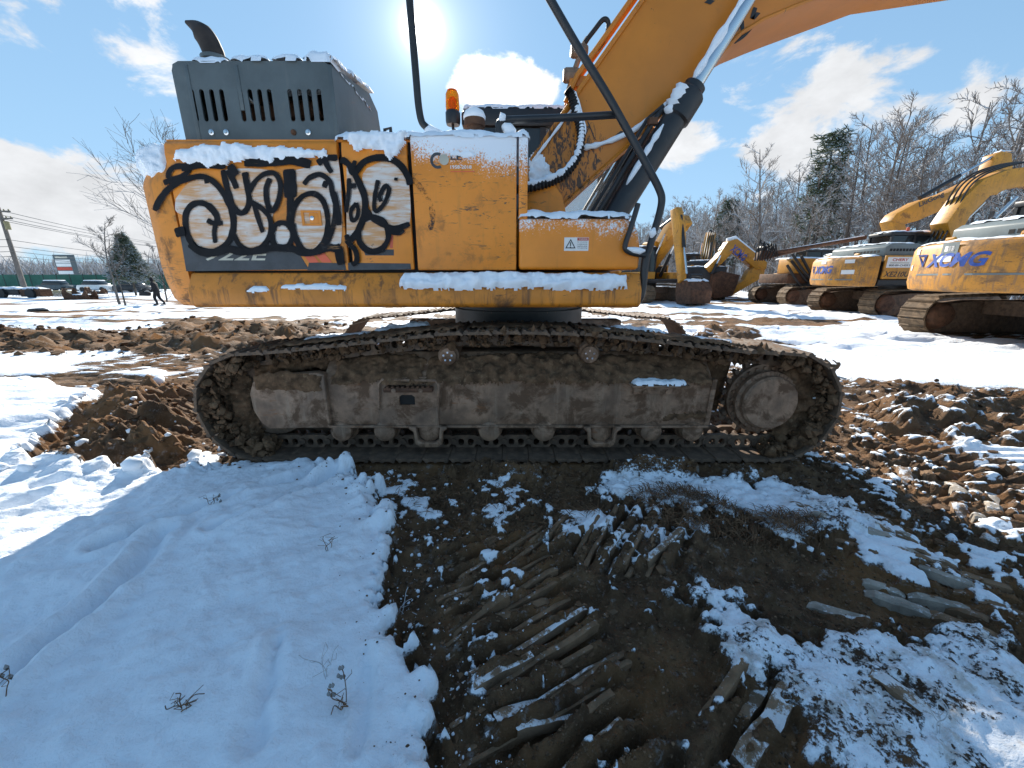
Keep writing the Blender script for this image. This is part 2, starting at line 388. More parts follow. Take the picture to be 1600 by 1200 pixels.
def fields(x, y):
    n1 = fbm(x*2.2, y*2.2, 5, 3); n2 = fbm(x*9, y*9, 4, 11); n3 = fbm(x*.35, y*.35, 4, 21); n4 = fbm(x*28, y*28, 3, 5)
    far = sstep(y, 5.5, 8.0)
    streak = fbm(x*.16+3, y*.9, 5, 41)
    # snow everywhere except where machines churned it
    sd_mud = sdist(x, y, MUD_NEAR)
    s = sstep(-(sd_mud)+.9*n1, -.15, .35)
    s = s*(1-sstep(streak+.25*n1, .045, .14)*sstep(y, 5, 9)*sstep(60-y, 0, 30)*.9)
    left = sdist(x, y, SNOW_LEFT)+.16*n1+.20*n2+.09*n4
    sl = sstep(left, -.015, .035)
    s = np.maximum(s*(x*0+1), sl)
    strip = sdist(x, y, SNOW_STRIP)+.28*n1+.34*n2+.16*n4
    s1 = sstep(strip, -.01, .10)*.72
    dirty = sdist(x, y, SNOW_DIRTY)+.55*n1+.42*n2+.22*n4
    s2 = sstep(dirty, -.02, .12)*.70
    s = np.maximum(s, np.maximum(s1, s2))
    for k, P in enumerate(SNOW_BITS):
        d = sdist(x, y, P)+.16*n1+.22*n2+.06*n4-.03
        s = np.maximum(s, sstep(d, -.02, .07)*.85)
    berm = sdist(x, y, MUD_BERM)+.9*n3+.5*n1
    pile = sdist(x, y, MUD_PILE)+.22*n1+.10*n2
    rgt = sdist(x, y, MUD_RIGHT)+.5*n1+.15*n2
    heap = sdist(x, y, MUD_HEAP)+.25*n1+.1*n2
    for d, wd in ((berm, .5), (rgt, .25), (heap, .2)): s = s*(1-sstep(d, -.05, wd)*(1-.18*sstep(n2+n1*.6, .09, .18)))
    s = s*(1-sstep(pile, -.03, .10)*(1-.35*sstep(n2+.4*n1, .09, .16)))
    # dusting of snow caught on the churned mud
    s = np.maximum(s, .66*sstep(n1*.7+n2*1.1+n4*.8, .085, .25)*(y < 9)*(1-.85*np.maximum(sstep(pile, 0, .1), sstep(berm, 0, .3))))
    pit = sdist(x, y, PIT)+.15*n2
    s = s*(1-.9*sstep(pit, 0, .08))
    # height
    z = -.50*sstep(y, 9, 22)*sstep(-x, 0, 7)+.10*n3*sstep(np.abs(y)+np.abs(x), 5, 12)
    z = z+.05*sstep(y, 5, 9)*n1*2
    mud = (1-s)
    z = z+mud*(.085*n1+.085*n2+.040*n4)-.03*mud
    # frozen grouser prints: parallel bars left by the tracks, swinging round as the machine turned
    for (c, ang, reg, per, amp) in TRACKPRINT:
        dd = (x*math.sin(ang)-y*math.cos(ang)+.04*n1)/per
        saw = np.abs((dd-np.floor(dd))-.5)*2
        m = sstep(sdist(x, y, reg)+.12*n1+.06*n2, 0, .10)
        z = z+m*(1-.8*s)*amp*(sstep(saw, .25, .62)-.5)*(.55+1.1*vnoise(x*3+7, y*3, 77))
    z = z+sl*(.065+.040*n1*2+.036*n2+.08*fbm(x*.9, y*.9, 3, 61)+.012*n4+.035*fbm((x*.8+y*.6)*1.1, (y*.8-x*.6)*5, 4, 66))
    z = z+sl*.05*sstep(fbm(x*.5-y*1.3, (y*.6+x)*.35, 4, 91), .0, .10)
    for pl, dp, wd_ in GROOVES:
        dmin = np.full(x.shape, 1e9)
        for (ax, ay), (bx, by) in zip(pl[:-1], pl[1:]):
            ex, ey = bx-ax, by-ay; tt = np.clip(((x-ax)*ex+(y-ay)*ey)/(ex*ex+ey*ey), 0, 1); dmin = np.minimum(dmin, np.hypot(x-ax-tt*ex, y-ay-tt*ey))
        dmin = dmin+.05*n1+.03*n2
        z = z-sl*dp*(sstep(wd_-dmin, 0, wd_*.8)-.45*sstep(wd_*2-np.abs(dmin-wd_*1.5), wd_, wd_*2))*(.5+vnoise(x*5, y*5, 33))
    z = z+sl*.055*sstep(.16-np.abs(left-.06), 0, .16)*sstep(n2+n1, -.1, .25)*(y < 3.2)
    z = z+np.maximum(s1, s2)*(.022+.05*n2+.05*n1+.03*n4)
    z = z+.02*s*(1-sl)*(y < 8)+s*far*(.03+.13*n1+.07*n2+.16*fbm(x*1.3, y*4.5, 4, 71))
    z = z+sstep(berm, 0, 1.2)*(.10+.60*n3+.26*n1+.17*n2+.10*n4)*1.1
    z = z+sstep(pile, 0, .5)*(.15+.26*n1+.18*n2+.05*n4)
    z = z+sstep(rgt, 0, .5)*(.10+.30*n1+.12*n2)
    z = z+sstep(heap, 0, .4)*(.10+.2*n1)
    z = z-sstep(pit, 0, .25)*.05
    # soil squeezed up along the outside of the near track
    sq = sstep(.20-np.abs(y-2.40), 0, .16)*sstep(2.2-x, 0, .3)*sstep(x, -.7, -.3)
    z = z+sq*(.035+.10*n1+.08*n2)
    s = s*(1-.5*sq*(x > -.6))
    # packed flat below the tracks
    for ty in (2.82, 5.16):
        m = sstep(.42-np.abs(y-ty), 0, .16)*sstep(2.15-np.abs(x-.04), 0, .25)
        z = z*(1-m)+m*(-.012+.01*n2); s = s*(1-.75*m)
    d2 = np.maximum(sstep(dirty, 0, .1), .8*sstep(strip, 0, .1))*sstep(n1+.6*n2, -.14, .12)
    return z, s, d2
GROOVES = [(G((10,1090),(100,1015),(170,955),(225,900),(260,850)), .055, .05), (G((165,875),(250,835),(330,805),(420,775),(500,745)), .05, .045), (G((330,850),(420,815),(500,770),(530,742)), .04, .04),
           (G((60,800),(20,812)), .06, .07), (G((90,775),(60,782)), .05, .06), (G((400,1180),(420,1100),(440,1030)), .03, .04), (G((560,1200),(570,1100),(580,1040)), .02, .02)]
def pxang(a, b): A = gnd(*a); B = gnd(*b); return math.atan2(B.y-A.y, B.x-A.x)
TRACKPRINT = [
    (0, pxang((723,981),(859,923)), G((640,840),(880,800),(990,1000),(1160,1260),(760,1260),(690,1000)), .085, .062),
    (0, pxang((936,872),(973,830)), G((860,850),(960,770),(1090,800),(1100,880),(960,910)), .085, .05),
    (0, pxang((1355,910),(1457,949)), G((1290,790),(1400,790),(1700,930),(1700,1010),(1420,940)), .10, .04),
    (0, pxang((1163,1179),(1241,1071)), G((1060,1100),(1180,1040),(1270,1090),(1200,1260),(1000,1260)), .12, .05),
    (0, R(2), G((1330,680),(1700,700),(1700,900),(1500,800)), .10, .045),
    (0, R(0), G((160,590),(320,590),(320,690),(200,660)), .12, .05)]
def axis_pts(lo, hi, a, b, h, grow, hmax=60):
    mid = list(np.arange(a, b, h)); L = []; st = h; p = a
    while p > lo: st = min(st*grow, hmax); p -= st; L.append(p)
    Rr = []; st = h; p = mid[-1]
    while p < hi: st = min(st*grow, hmax); p += st; Rr.append(p)
    return np.array(L[::-1]+mid+Rr)
gx = axis_pts(-900, 900, -2.5, 2.7, .0105, 1.034)
gy = axis_pts(-300, 13, .6, 2.55, .0095, 1.0125)
while gy[-1] < 1500: gy = np.append(gy, gy[-1]+min(60, (gy[-1]-gy[-2])*1.045))
X, Y = np.meshgrid(gx, gy)
Z, S, DT = fields(X, Y)
ny_, nx_ = X.shape
me = bpy.data.meshes.new('ground')
me.vertices.add(nx_*ny_)
me.vertices.foreach_set('co', np.stack([X, Y, Z], -1).astype(np.float32).ravel())
idx = np.arange(nx_*ny_).reshape(ny_, nx_)
q = np.stack([idx[:-1, :-1], idx[:-1, 1:], idx[1:, 1:], idx[1:, :-1]], -1).reshape(-1, 4)
me.loops.add(q.size); me.loops.foreach_set('vertex_index', q.ravel().astype(np.int32))
me.polygons.add(len(q)); me.polygons.foreach_set('loop_start', np.arange(0, q.size, 4, dtype=np.int32))
me.polygons.foreach_set('loop_total', np.full(len(q), 4, dtype=np.int32))
me.update(calc_edges=True)
for nm, A in (('snow', S), ('stain', DT)):
    at_ = me.attributes.new(nm, 'FLOAT', 'POINT'); at_.data.foreach_set('value', A.astype(np.float32).ravel())
def ground_mat():
    m, g, p = material('snow and churned mud')
    geo = g.new('ShaderNodeNewGeometry'); O = geo.outputs['Position']
    a = g.new('ShaderNodeAttribute', attribute_name='snow').outputs['Fac']; st = g.new('ShaderNodeAttribute', attribute_name='stain').outputs['Fac']
    nf = g.noise(O, 55, 6, .75); nm_ = g.noise(O, 7, 6, .65); nl = g.noise(O, 1.1, 5, .6)
    f = g.step(g.math('ADD', a, g.math('ADD', g.math('MULTIPLY', g.math('SUBTRACT', nf, .5), g.math('ADD', .75, g.math('MULTIPLY', st, 1.1))), g.math('MULTIPLY', g.math('SUBTRACT', nm_, .5), g.math('ADD', .35, g.math('MULTIPLY', st, 1.5))))), .44, .58)
    mud = g.mix(g.step(nm_, .32, .68), (.080, .045, .024), (.215, .124, .063))
    mud = g.mix(g.math('MULTIPLY', g.step(nl, .46, .62), .75), mud, (.25, .122, .047))
    mud = g.mix(g.math('MULTIPLY', g.step(g.noise(O, 90, 5, .7), .56, .70), .6), mud, (.30, .225, .15))
    mud = g.mix(g.math('MULTIPLY', g.step(g.noise(O, 16, 6, .7), .57, .68), .5), mud, (.40, .39, .38))
    sn = g.mix(nm_, (.88, .925, .98), (.91, .945, .985))
    dirt = g.math('MULTIPLY', st, g.step(g.noise(O, 12, 7, .7), .46, .66))
    sn = g.mix(g.math('MULTIPLY', dirt, .75), sn, (.46, .39, .32))
    c = g.mix(f, mud, sn)
    g.put(p.inputs['Base Color'], c)
    g.put(p.inputs['Roughness'], g.math('ADD', .82, g.math('MULTIPLY', f, -.12))); p.inputs['Specular IOR Level'].default_value = .25
    hs = g.math('ADD', g.math('MULTIPLY', g.noise(O, 22, 6, .65), .9), g.math('MULTIPLY', g.noise(O, 150, 3, .7), .12))
    hm = g.math('ADD', g.math('MULTIPLY', nf, 1.0), g.math('MULTIPLY', g.noise(O, 120, 5, .75), .5))
    hgt = g.math('ADD', g.math('MULTIPLY', f, g.math('ADD', hs, .9)), g.math('MULTIPLY', g.math('SUBTRACT', 1.0, f), hm))
    b = g.new('ShaderNodeBump'); b.inputs['Strength'].default_value = 1.0; b.inputs['Distance'].default_value = .016
    g.put(b.inputs['Height'], hgt); g.link(b.outputs[0], p.inputs['Normal'])
    return m
M['ground'] = ground_mat()
ground = finish('ground', me, M['ground'], None, True, 'structure', 180)
ground['label'] = 'snow covered yard with churned frozen mud around the excavator'
def gz(x, y): return float(fields(np.array([x], float), np.array([y], float))[0][0])

# frozen pressed-mud bars and slabs left by track shoes
def slab_mat(name, mudc, snowamt):
    m, g, p = material(name)
    tc = g.new('ShaderNodeNewGeometry'); O = tc.outputs['Position']
    sp = g.new('ShaderNodeSeparateXYZ'); g.link(tc.outputs['Normal'], sp.inputs[0])
    n = g.noise(O, 22, 7, .72); mud = g.mix(g.step(g.noise(O, 9, 6, .65), .35, .65), tuple(k*.6 for k in mudc), mudc)
    f = g.math('MULTIPLY', g.step(n, .60-snowamt, .70-snowamt), g.step(sp.outputs[2], .45, .85))
    g.put(p.inputs['Base Color'], g.mix(f, mud, (.78, .78, .79))); p.inputs['Roughness'].default_value = .85; p.inputs['Specular IOR Level'].default_value = .3
    b = g.new('ShaderNodeBump'); b.inputs['Strength'].default_value = .7; b.inputs['Distance'].default_value = .008
    g.put(b.inputs['Height'], g.math('ADD', n, g.noise(O, 110, 4, .7))); g.link(b.outputs[0], p.inputs['Normal'])
    return m
M['bar'] = slab_mat('pressed frozen mud', (.28, .172, .098), .03)
M['bar_snow'] = slab_mat('pressed mud with snow', (.32, .21, .13), .15)
M['slab_pale'] = slab_mat('pale frozen slab', (.46, .40, .33), .06)
rng = random.Random(4)
def slab(a, b, wd, hgt, mat, name='mud_bar', tilt=0.0, sink=.3):
    k_ = gnd(*a); k_ = (k_-Vector((0, 0, H))).length/1.9; wd *= .62*k_; hgt *= .42*k_
    A = gnd(*a); B = gnd(*b); d = B-A; L = d.length; d.normalize(); n = Vector((-d.y, d.x, 0))
    nl = max(6, int(L/.025)); prof = [(-.5, 0), (-.45, .80), (-.28, 1.0), (.22, .97), (.43, .74), (.5, 0)]
    sd = rng.random()*100; vs = []; fs = []; k = len(prof)
    za = gz(A.x, A.y); zb = gz(B.x, B.y)
    for i in range(nl+1):
        t = i/nl; c = A+d*(L*t); zc = za*(1-t)+zb*t-hgt*sink
        e = min(1, min(t, 1-t)*nl/1.2+.35+.3*rng.random())
        e *= min(1.0, .12+1.5*vnoise(np.array([t*L*9+sd*3]), np.array([sd]))[0])
        off = (vnoise(np.array([t*7+sd]), np.array([sd]))[0]-.5)*wd*.35
        for j, (pu, pz) in enumerate(prof):
            jt = (rng.random()-.5)
            p = c+n*((pu*(.95+.12*rng.random()))*wd+off*.5)+d*(jt*.008)
            vs.append((p.x, p.y, zc+(pz*hgt*e*(.88+.24*rng.random()) if 0 < j < k-1 else -.03)+tilt*pu*wd))
    for i in range(nl):
        for j in range(k-1): fs.append((i*k+j, (i+1)*k+j, (i+1)*k+j+1, i*k+j+1))
    fs.append(tuple(range(k))); fs.append(tuple(range(nl*k, nl*k+k))[::-1])
    o = MB().add(vs, fs).build(name, mat, ground, ang=28)
    return o
def c6(x, y): return (540+x/2.4, 700+y/2.4)
def c7(x, y): return (1040+x/2.4, 700+y/2.4)
for (a, b, wd, hg, mt) in [
    ((330,500),(500,440),.05,.045,'bar'), ((360,550),(540,488),.055,.05,'bar'), ((400,655),(610,556),.07,.06,'bar'), ((440,675),(765,535),.075,.06,'bar'),
    ((600,520),(790,440),.05,.04,'bar'), ((470,850),(720,715),.06,.05,'bar_snow'), ((480,890),(700,765),.055,.045,'bar_snow'), ((620,890),(820,750),.05,.04,'bar'),
    ((560,1000),(860,835),.085,.06,'bar_snow'), ((640,1025),(870,925),.06,.05,'bar_snow'), ((830,1030),(1000,900),.05,.04,'bar'), ((800,1195),(1040,1010),.075,.06,'bar_snow'),
    ((900,1230),(1130,1080),.05,.045,'bar'), ((320,440),(470,390),.05,.035,'bar'), ((430,760),(600,670),.05,.04,'bar'),
    ((800,345),(900,205),.035,.04,'bar_snow'), ((812,368),(962,250),.045,.04,'bar_snow'), ((900,412),(1020,222),.04,.045,'bar'), ((950,415),(1040,312),.055,.045,'bar_snow'),
    ((1000,442),(1092,322),.06,.045,'bar_snow'), ((1060,445),(1162,262),.04,.04,'bar'), ((1130,420),(1255,330),.05,.04,'bar_snow'), ((690,345),(800,270),.04,.035,'bar'), ((760,330),(850,235),.035,.035,'bar')]:
    slab(c6(*a), c6(*b), wd, hg, M[mt])
for (a, b, wd, hg, mt) in [
    ((550,512),(775,612),.075,.06,'slab_pale'), ((745,468),(905,520),.06,.05,'slab_pale'), ((757,505),(1000,598),.08,.06,'slab_pale'), ((915,520),(1150,590),.06,.05,'slab_pale'), ((1000,600),(1155,650),.07,.05,'bar'),
    ((265,1000),(375,860),.08,.06,'bar_snow'), ((295,1150),(482,890),.12,.08,'bar_snow'), ((140,990),(290,830),.06,.05,'bar'), ((760,875),(1010,1050),.09,.05,'bar_snow'),
    ((540,265),(600,285),.05,.05,'slab_pale'), ((460,215),(560,245),.04,.03,'bar_snow'), ((750,325),(860,345),.05,.03,'slab_pale'), ((640,330),(800,395),.05,.03,'bar'), ((860,330),(960,365),.05,.035,'bar'),
    ((1050,560),(1220,640),.06,.035,'bar'), ((1150,690),(1330,740),.06,.04,'bar'), ((980,300),(1150,345),.05,.035,'bar'), ((1100,470),(1300,520),.05,.035,'bar'), ((700,255),(840,262),.05,.03,'bar_snow'),
    ((1075,115),(1105,170),.065,.05,'slab_pale'), ((1145,140),(1175,165),.06,.04,'slab_pale'), ((1095,205),(1130,245),.065,.05,'bar_snow'), ((1230,150),(1235,230),.055,.06,'slab_pale'), ((1240,265),(1225,330),.06,.05,'bar_snow'), ((1165,250),(1185,270),.05,.04,'slab_pale'), ((890,80),(915,120),.06,.05,'bar_snow'), ((680,20),(720,25),.05,.04,'bar'), ((1000,95),(960,90),.05,.04,'bar')]:
    slab(c7(*a), c7(*b), wd, hg, M[mt], 'frozen_slab' if mt == 'slab_pale' else 'mud_bar')
# the rest of the turning print, bar after bar
for k in range(22):
    t = k/21; ax, ay = 655+62*t+rng.uniform(-6, 6), 868+330*t; ln = rng.uniform(.5, 1.0)
    slab((ax+rng.uniform(0, 60), ay), (ax+(190+170*t)*ln, ay-(80+115*t)*ln), rng.uniform(.03, .05), rng.uniform(.03, .042), M[rng.choice(('bar', 'bar', 'bar_snow'))])
for k in range(9):
    t = k/8; ax, ay = 862+150*t, 850+36*t; ln = rng.uniform(.6, 1.0)
    slab((ax, ay), (ax+42*ln, ay-62*ln), rng.uniform(.025, .04), .032, M[rng.choice(('bar', 'bar_snow', 'bar_snow'))])
for k in range(16):
    t = k/15; ax, ay = 1330+200*t+rng.uniform(-12, 12), 800+130*t+rng.uniform(-14, 14)
    slab((ax, ay), (ax+rng.uniform(60, 110), ay+rng.uniform(18, 36)), rng.uniform(.03, .05), rng.uniform(.02, .035), M[rng.choice(('bar', 'bar_snow', 'slab_pale'))])
M['soil'] = surf('crumbled soil', (.17, .105, .062), .95, var=.6, vscale=60, dirt=((.06, .034, .02), 25, .45, .6, .9), spec=.2)
# loose clods and snow lumps
ICO = None
def ico():
    global ICO
    bm = bmesh.new(); bmesh.ops.create_icosphere(bm, subdivisions=1, radius=1)
    bm.verts.ensure_lookup_table(); ICO = (np.array([v.co[:] for v in bm.verts]), [tuple(v.index for v in f.verts) for f in bm.faces]); bm.free()
ico()
def scatter(name, n, box, keep, size, mat, seed, flat=.7, label=None, cat=None):
    r = np.random.RandomState(seed)
    x = r.uniform(box[0], box[1], n); y = box[2]+(box[3]-box[2])*r.uniform(0, 1, n)**1.4
    z, s, d = fields(x, y)
    k = keep(x, y, s, r.uniform(0, 1, n)); x, y, z = x[k], y[k], z[k]; n = len(x)
    V, F = ICO; m = len(V)
    sz = size[0]+(size[1]-size[0])*r.uniform(0, 1, n)**4
    sz = sz*np.clip(y/2.4, .38, 1.0)
    P = V[None]*(1+.7*(r.uniform(0, 1, (n, m, 1))-.5))*sz[:, None, None]
    P *= r.uniform(.65, 1.4, (n, 1, 3)); P[..., 2] *= flat
    P += np.stack([x, y, z+sz*.25], -1)[:, None]
    FF = (np.array(F)[None]+(np.arange(n)*m)[:, None, None]).reshape(-1, 3)
    me = bpy.data.meshes.new(name); me.from_pydata(P.reshape(-1, 3).tolist(), [], FF.tolist())
    o = finish(name, me, mat, None, True, 'stuff', 180 if 'snow' in name else 40)
    if label: o['label'] = label; o['category'] = cat
    return o
inm = lambda x, y: (sdist(x, y, MUD_NEAR) > 0)
scatter('mud_clods', 15000, (-5, 5.5, .62, 7.5), lambda x, y, s, u: (s < .35) & (u < .75), (.003, .030), M['mud'], 3, label='loose clods of dark mud strewn over the churned ground', cat='mud')
scatter('snow_lumps', 5200, (-3.2, 4.5, .62, 6), lambda x, y, s, u: (s > .15) & (s < .8) & (u < .8), (.004, .030), M['snow'], 8, label='small crumbs of snow along the edges of the mud', cat='snow')
scatter('mud_crumbs', 2600, (-2.2, .2, .7, 2.6), lambda x, y, s, u: (s > .85) & (np.abs(sdist(x, y, SNOW_LEFT)) < .30*u), (.002, .012), M['mud'], 17, label='dark crumbs of mud flung on to the snow edge', cat='mud')
scatter('snow_crumbs', 5000, (-1.6, 1.2, .7, 2.4), lambda x, y, s, u: (s < .4) & (np.abs(sdist(x, y, SNOW_LEFT)) < .40*u), (.003, .020), M['snow'], 18, label='crumbled snow fallen on the mud beside the snow edge', cat='snow')
near_pile = lambda x, y: sdist(x, y, MUD_PILE) > -.25
scatter('snow_chunks', 1500, (-5.5, -1.9, 2.2, 4.6), lambda x, y, s, u: near_pile(x, y) & (u < .16), (.01, .06), M['snow'], 12, label='broken snow chunks on the brown mud pile at left', cat='snow')
scatter('frozen_clods', 1800, (-5.5, -1.7, 2.2, 5), lambda x, y, s, u: near_pile(x, y) & (s < .5), (.004, .032), M['mud'], 13, label='frozen clods on the brown mud pile at left', cat='mud')
scatter('dirt_clods', 1700, (2.2, 7.5, 1.6, 5.5), lambda x, y, s, u: (s < .5) & (u < .6), (.006, .045), M['mud'], 14, label='clods on the churned dirt right of the excavator', cat='mud')
scatter('berm_clods', 3200, (-16, -1, 6.2, 12.5), lambda x, y, s, u: (sdist(x, y, MUD_BERM) > -.2) & (u < .8), (.012, .085), M['mud'], 15, label='dark clods strewn over the dirt berm at left', cat='mud')
scatter('loose_soil', 16000, (-.5, 2.4, .74, 2.4), lambda x, y, s, u: s < .5, (.003, .016), M['soil'], 19, label='fine loose soil crumbs over the track prints', cat='soil')
# matted dry grass showing through
def straws(name, n, poly, mat, seed, ln, label, hgt=.02):
    r = np.random.RandomState(seed); xs = [p[0] for p in poly]; ys = [p[1] for p in poly]
    x = r.uniform(min(xs), max(xs), n); y = r.uniform(min(ys), max(ys), n); k = sdist(x, y, poly) > 0; x, y = x[k], y[k]
    z = fields(x, y)[0]; mb = MB(); n = len(x)
    a = r.uniform(0, 2*math.pi, n); L = r.uniform(ln*.4, ln, n); e = r.uniform(0, hgt, n)
    for i in range(n):
        dx, dy = math.cos(a[i])*L[i], math.sin(a[i])*L[i]; wx, wy = -math.sin(a[i])*.0016, math.cos(a[i])*.0016
        mb.add([(x[i]-wx, y[i]-wy, z[i]+.004), (x[i]+wx, y[i]+wy, z[i]+.004), (x[i]+dx*.5+wx, y[i]+dy*.5+wy, z[i]+.006+e[i]), (x[i]+dx*.5-wx, y[i]+dy*.5-wy, z[i]+.008+e[i]), (x[i]+dx, y[i]+dy, z[i]+.004+e[i]*.5)],
               [(0, 1, 2, 3), (3, 2, 4)])
    o = mb.build(name, mat, None, smooth=False, kind='stuff'); o['label'] = label; o['category'] = 'grass'
M['straw'] = surf('dry grass', (.16, .085, .04), .8, var=.5, vscale=20)
straws('dry_grass', 3800, GRASS, M['straw'], 5, .12, 'matted brown dry grass between snow patches beside the mud pit', .035)
straws('flattened_grass', 1500, G((600,740),(900,735),(960,800),(820,860),(660,830)), M['straw'], 6, .10, 'sparse flattened grass in dark mud below the track', .012)
# ------------------------------------------------------------------ the big excavator
XC, YC = .065, 3.99
SY = 2.63                                       # right flank of the upper structure
EX = thing('crawler_excavator', 'large muddy yellow crawler excavator with graffiti on its engine doors, nearest the viewer', 'excavator', (XC, YC, 0), world=True)
def S2(px, py, Y=SY): p = at(px, py, Y); return (p.x, p.z)
def catmull(pts, per=8):
    P = [np.array(p, float) for p in pts]; P = [2*P[0]-P[1]]+P+[2*P[-1]-P[-2]]; o = []
    for i in range(1, len(P)-2):
        for k in range(per):
            t = k/per
            o.append(.5*((2*P[i])+(-P[i-1]+P[i+1])*t+(2*P[i-1]-5*P[i]+4*P[i+1]-P[i+2])*t*t+(-P[i-1]+3*P[i]-3*P[i+1]+P[i+2])*t**3))
    o.append(P[-2]); return o
# --- slewing platform, skirt and cores
mb = MB(); mb.box(-2.05, .80, 2.70, 5.28, 1.12, 1.30)
plat = mb.build('revolving_frame', M['black'], EX, bevel=.01)
sk = [(2.70, 1.092), (2.60, 1.094), (2.565, 1.115), (2.562, 1.205), (2.625, 1.315), (2.70, 1.318)]
mb = MB(); mb.prism(sk, -2.11, .845, 'x')
skirt = mb.build('side_skirt', M['paint_skirt'], EX, bevel=.012)
mb = MB(); mb.prism([(2*YC-a, b) for a, b in sk], -2.11, .845, 'x'); mb.build('side_skirt', M['paint_skirt'], EX, bevel=.012)
mb = MB(); mb.box(-2.12, .02, 2.675, 3.50, 1.305, 2.085); mb.box(-2.12, -.52, 3.501, 5.30, 1.305, 2.08)
mb.build('body_shell', M['dark'], EX)
mb = MB(); mb.box(-2.12, .03, 2.665, 3.52, 2.087, 2.10); mb.box(-2.12, -.50, 3.521, 5.32, 2.087, 2.098); mb.box(-2.12, -.52, 5.301, 5.33, 1.305, 2.085)
mb.build('deck_plate', M['paint'], EX)
# --- panels on the flank (each with its rolled top edge)
def panel(name, x0, x1, z0, z1, mat, roll=.05, th=.030, bev=.008, y=SY):
    pr = [(y, z0), (y, z1-roll), (y+roll*.12, z1-roll*.45), (y+roll*.5, z1-roll*.1), (y+roll*1.1, z1), (y+roll*1.1+.02, z1-.02), (y+th, z1-roll*1.3), (y+th, z0)]
    return MB().prism(pr, x0, x1, 'x').build(name, mat, EX, bevel=bev)
doorA = panel('engine_door', -2.122, -1.068, 1.330, 2.112, M['paint'], .09)
doorB = panel('service_door', -1.042, -.642, 1.336, 2.118, M['paint'], .09)
tank = panel('fuel_tank_panel', -.618, .028, 1.332, 2.135, M['paint_frost'], .05)
strip = panel('corner_strip', .042, .098, 1.640, 2.130, M['paint_frost'], .05)
# tool box in front, its nose sloping back
a, b = S2(812, 345), S2(812, 421)
tb = [(.044, 1.335), (.830, 1.335), (.832, 1.46), (.812, 1.56), (.775, 1.625), (.72, 1.648), (.044, 1.648)]
toolbox = MB().prism(tb, SY-.004, 3.25).build('tool_box', M['paint_box'], EX, bevel=.022, seg=3)
MB().box(.045, .80, 3.26, 3.5, 1.31, 1.36).build('walkway', M['black'], EX)
# door latch pocket
def lx(cx, cy): return S2(200+cx/3.478, 180+cy/3.478)
c = lx(1000, 560)
mb = MB(); mb.plate([(c[0]-.062, c[1]-.045), (c[0]+.062, c[1]-.045), (c[0]+.062, c[1]+.045), (c[0]-.062, c[1]+.045)],
                    [[(c[0]-.046, c[1]-.032), (c[0]+.046, c[1]-.032), (c[0]+.046, c[1]+.032), (c[0]-.046, c[1]+.032)]], SY-.010, SY+.004)
latch = mb.build('door_latch', M['paint'], doorA)
MB().box(c[0]-.046, c[0]-.016, SY-.0035, SY+.002, c[1]-.032, c[1]+.032).build('latch_recess', M['dark'], doorA)
MB().box(c[0]-.014, c[0]+.045, SY-.007, SY+.002, c[1]-.031, c[1]+.031).build('latch_flap', M['paint'], doorA, bevel=.003)
MB().lathe([(.013, 0), (.013, -.004), (.008, -.006)], (c[0]+.004, SY-.007, c[1]), 'y', 14).build('lock_cylinder', M['chrome'], doorA)
# --- decal film along the door bottoms, stripes, model number
def quadpoly(name, pts, y, mat, parent, th=.0012):
    return MB().prism(pts, y-th, y, 'y').build(name, mat, parent, smooth=False)
quadpoly('decal_band', [lx(283, 640), lx(860, 640), lx(985, 838), lx(318, 848)], SY-.0008, M['film'], doorA)
quadpoly('decal_band', [lx(985, 800), lx(1180, 805), lx(1186, 842), lx(975, 843)], SY-.0010, M['film'], doorA)
quadpoly('decal_stripe', [lx(862, 640), lx(905, 640), lx(1040, 800), lx(988, 802)], SY-.0016, M['redstripe'], doorA)
quadpoly('decal_stripe', [lx(928, 640), lx(975, 640), lx(1110, 800), lx(1055, 800)], SY-.0016, M['redstripe'], doorA)
quadpoly('decal_band', [lx(1196, 802), lx(1535, 806), lx(1538, 838), lx(1198, 842)], SY-.0008, M['film'], doorB)
quadpoly('decal_band', [lx(1280, 730), lx(1445, 730), lx(1445, 762), lx(1290, 762)], SY-.0008, M['film'], doorB)
quadpoly('decal_band', [lx(1290, 590), lx(1400, 590), lx(1410, 700), lx(1300, 710)], SY-.0006, M['film'], doorB)
quadpoly('decal_stripe', [lx(1425, 655), lx(1442, 655), lx(1440, 722), lx(1423, 722)], SY-.0012, M['redstripe'], doorB)
a = lx(425, 790); b = lx(765, 735)
text_mesh('model_number', '922E', M['letter'], (a[0], SY-.0022, a[1]), (1,0,0), (0,0,1), b[1]-a[1]+.01, b[0]-a[0], doorA, shear=.25, bold=.015)
# --- graffiti: sprayed fill, then black outlines
def fill_mat():
    m, g, p = material('sprayed pale fill')
    O = g.new('ShaderNodeTexCoord').outputs['Object']
    n = g.noise(g.scale(O, 1.2, 1, 9), 3.5, 7, .68); n2 = g.noise(O, 3.0, 4)
    c = g.mix(g.step(g.math('ADD', g.math('MULTIPLY', n, .7), g.math('MULTIPLY', n2, .3)), .40, .60), (.62, .31, .12), (.70, .64, .59))
    c = g.mix(g.math('MULTIPLY', g.step(g.noise(O, 24, 6, .7), .64, .70), .8), c, (.12, .06, .03))
    g.put(p.inputs['Base Color'], c); p.inputs['Roughness'].default_value = .55
    return m
M['spray_fill'] = fill_mat()
M['spray_black'] = surf('black spray paint', (.010, .010, .012), .7, var=.3, vscale=12, scratch=((.30, .16, .07), .60, .66), dirt=((.10, .09, .085), 14, .60, .72, .5), spec=.2)
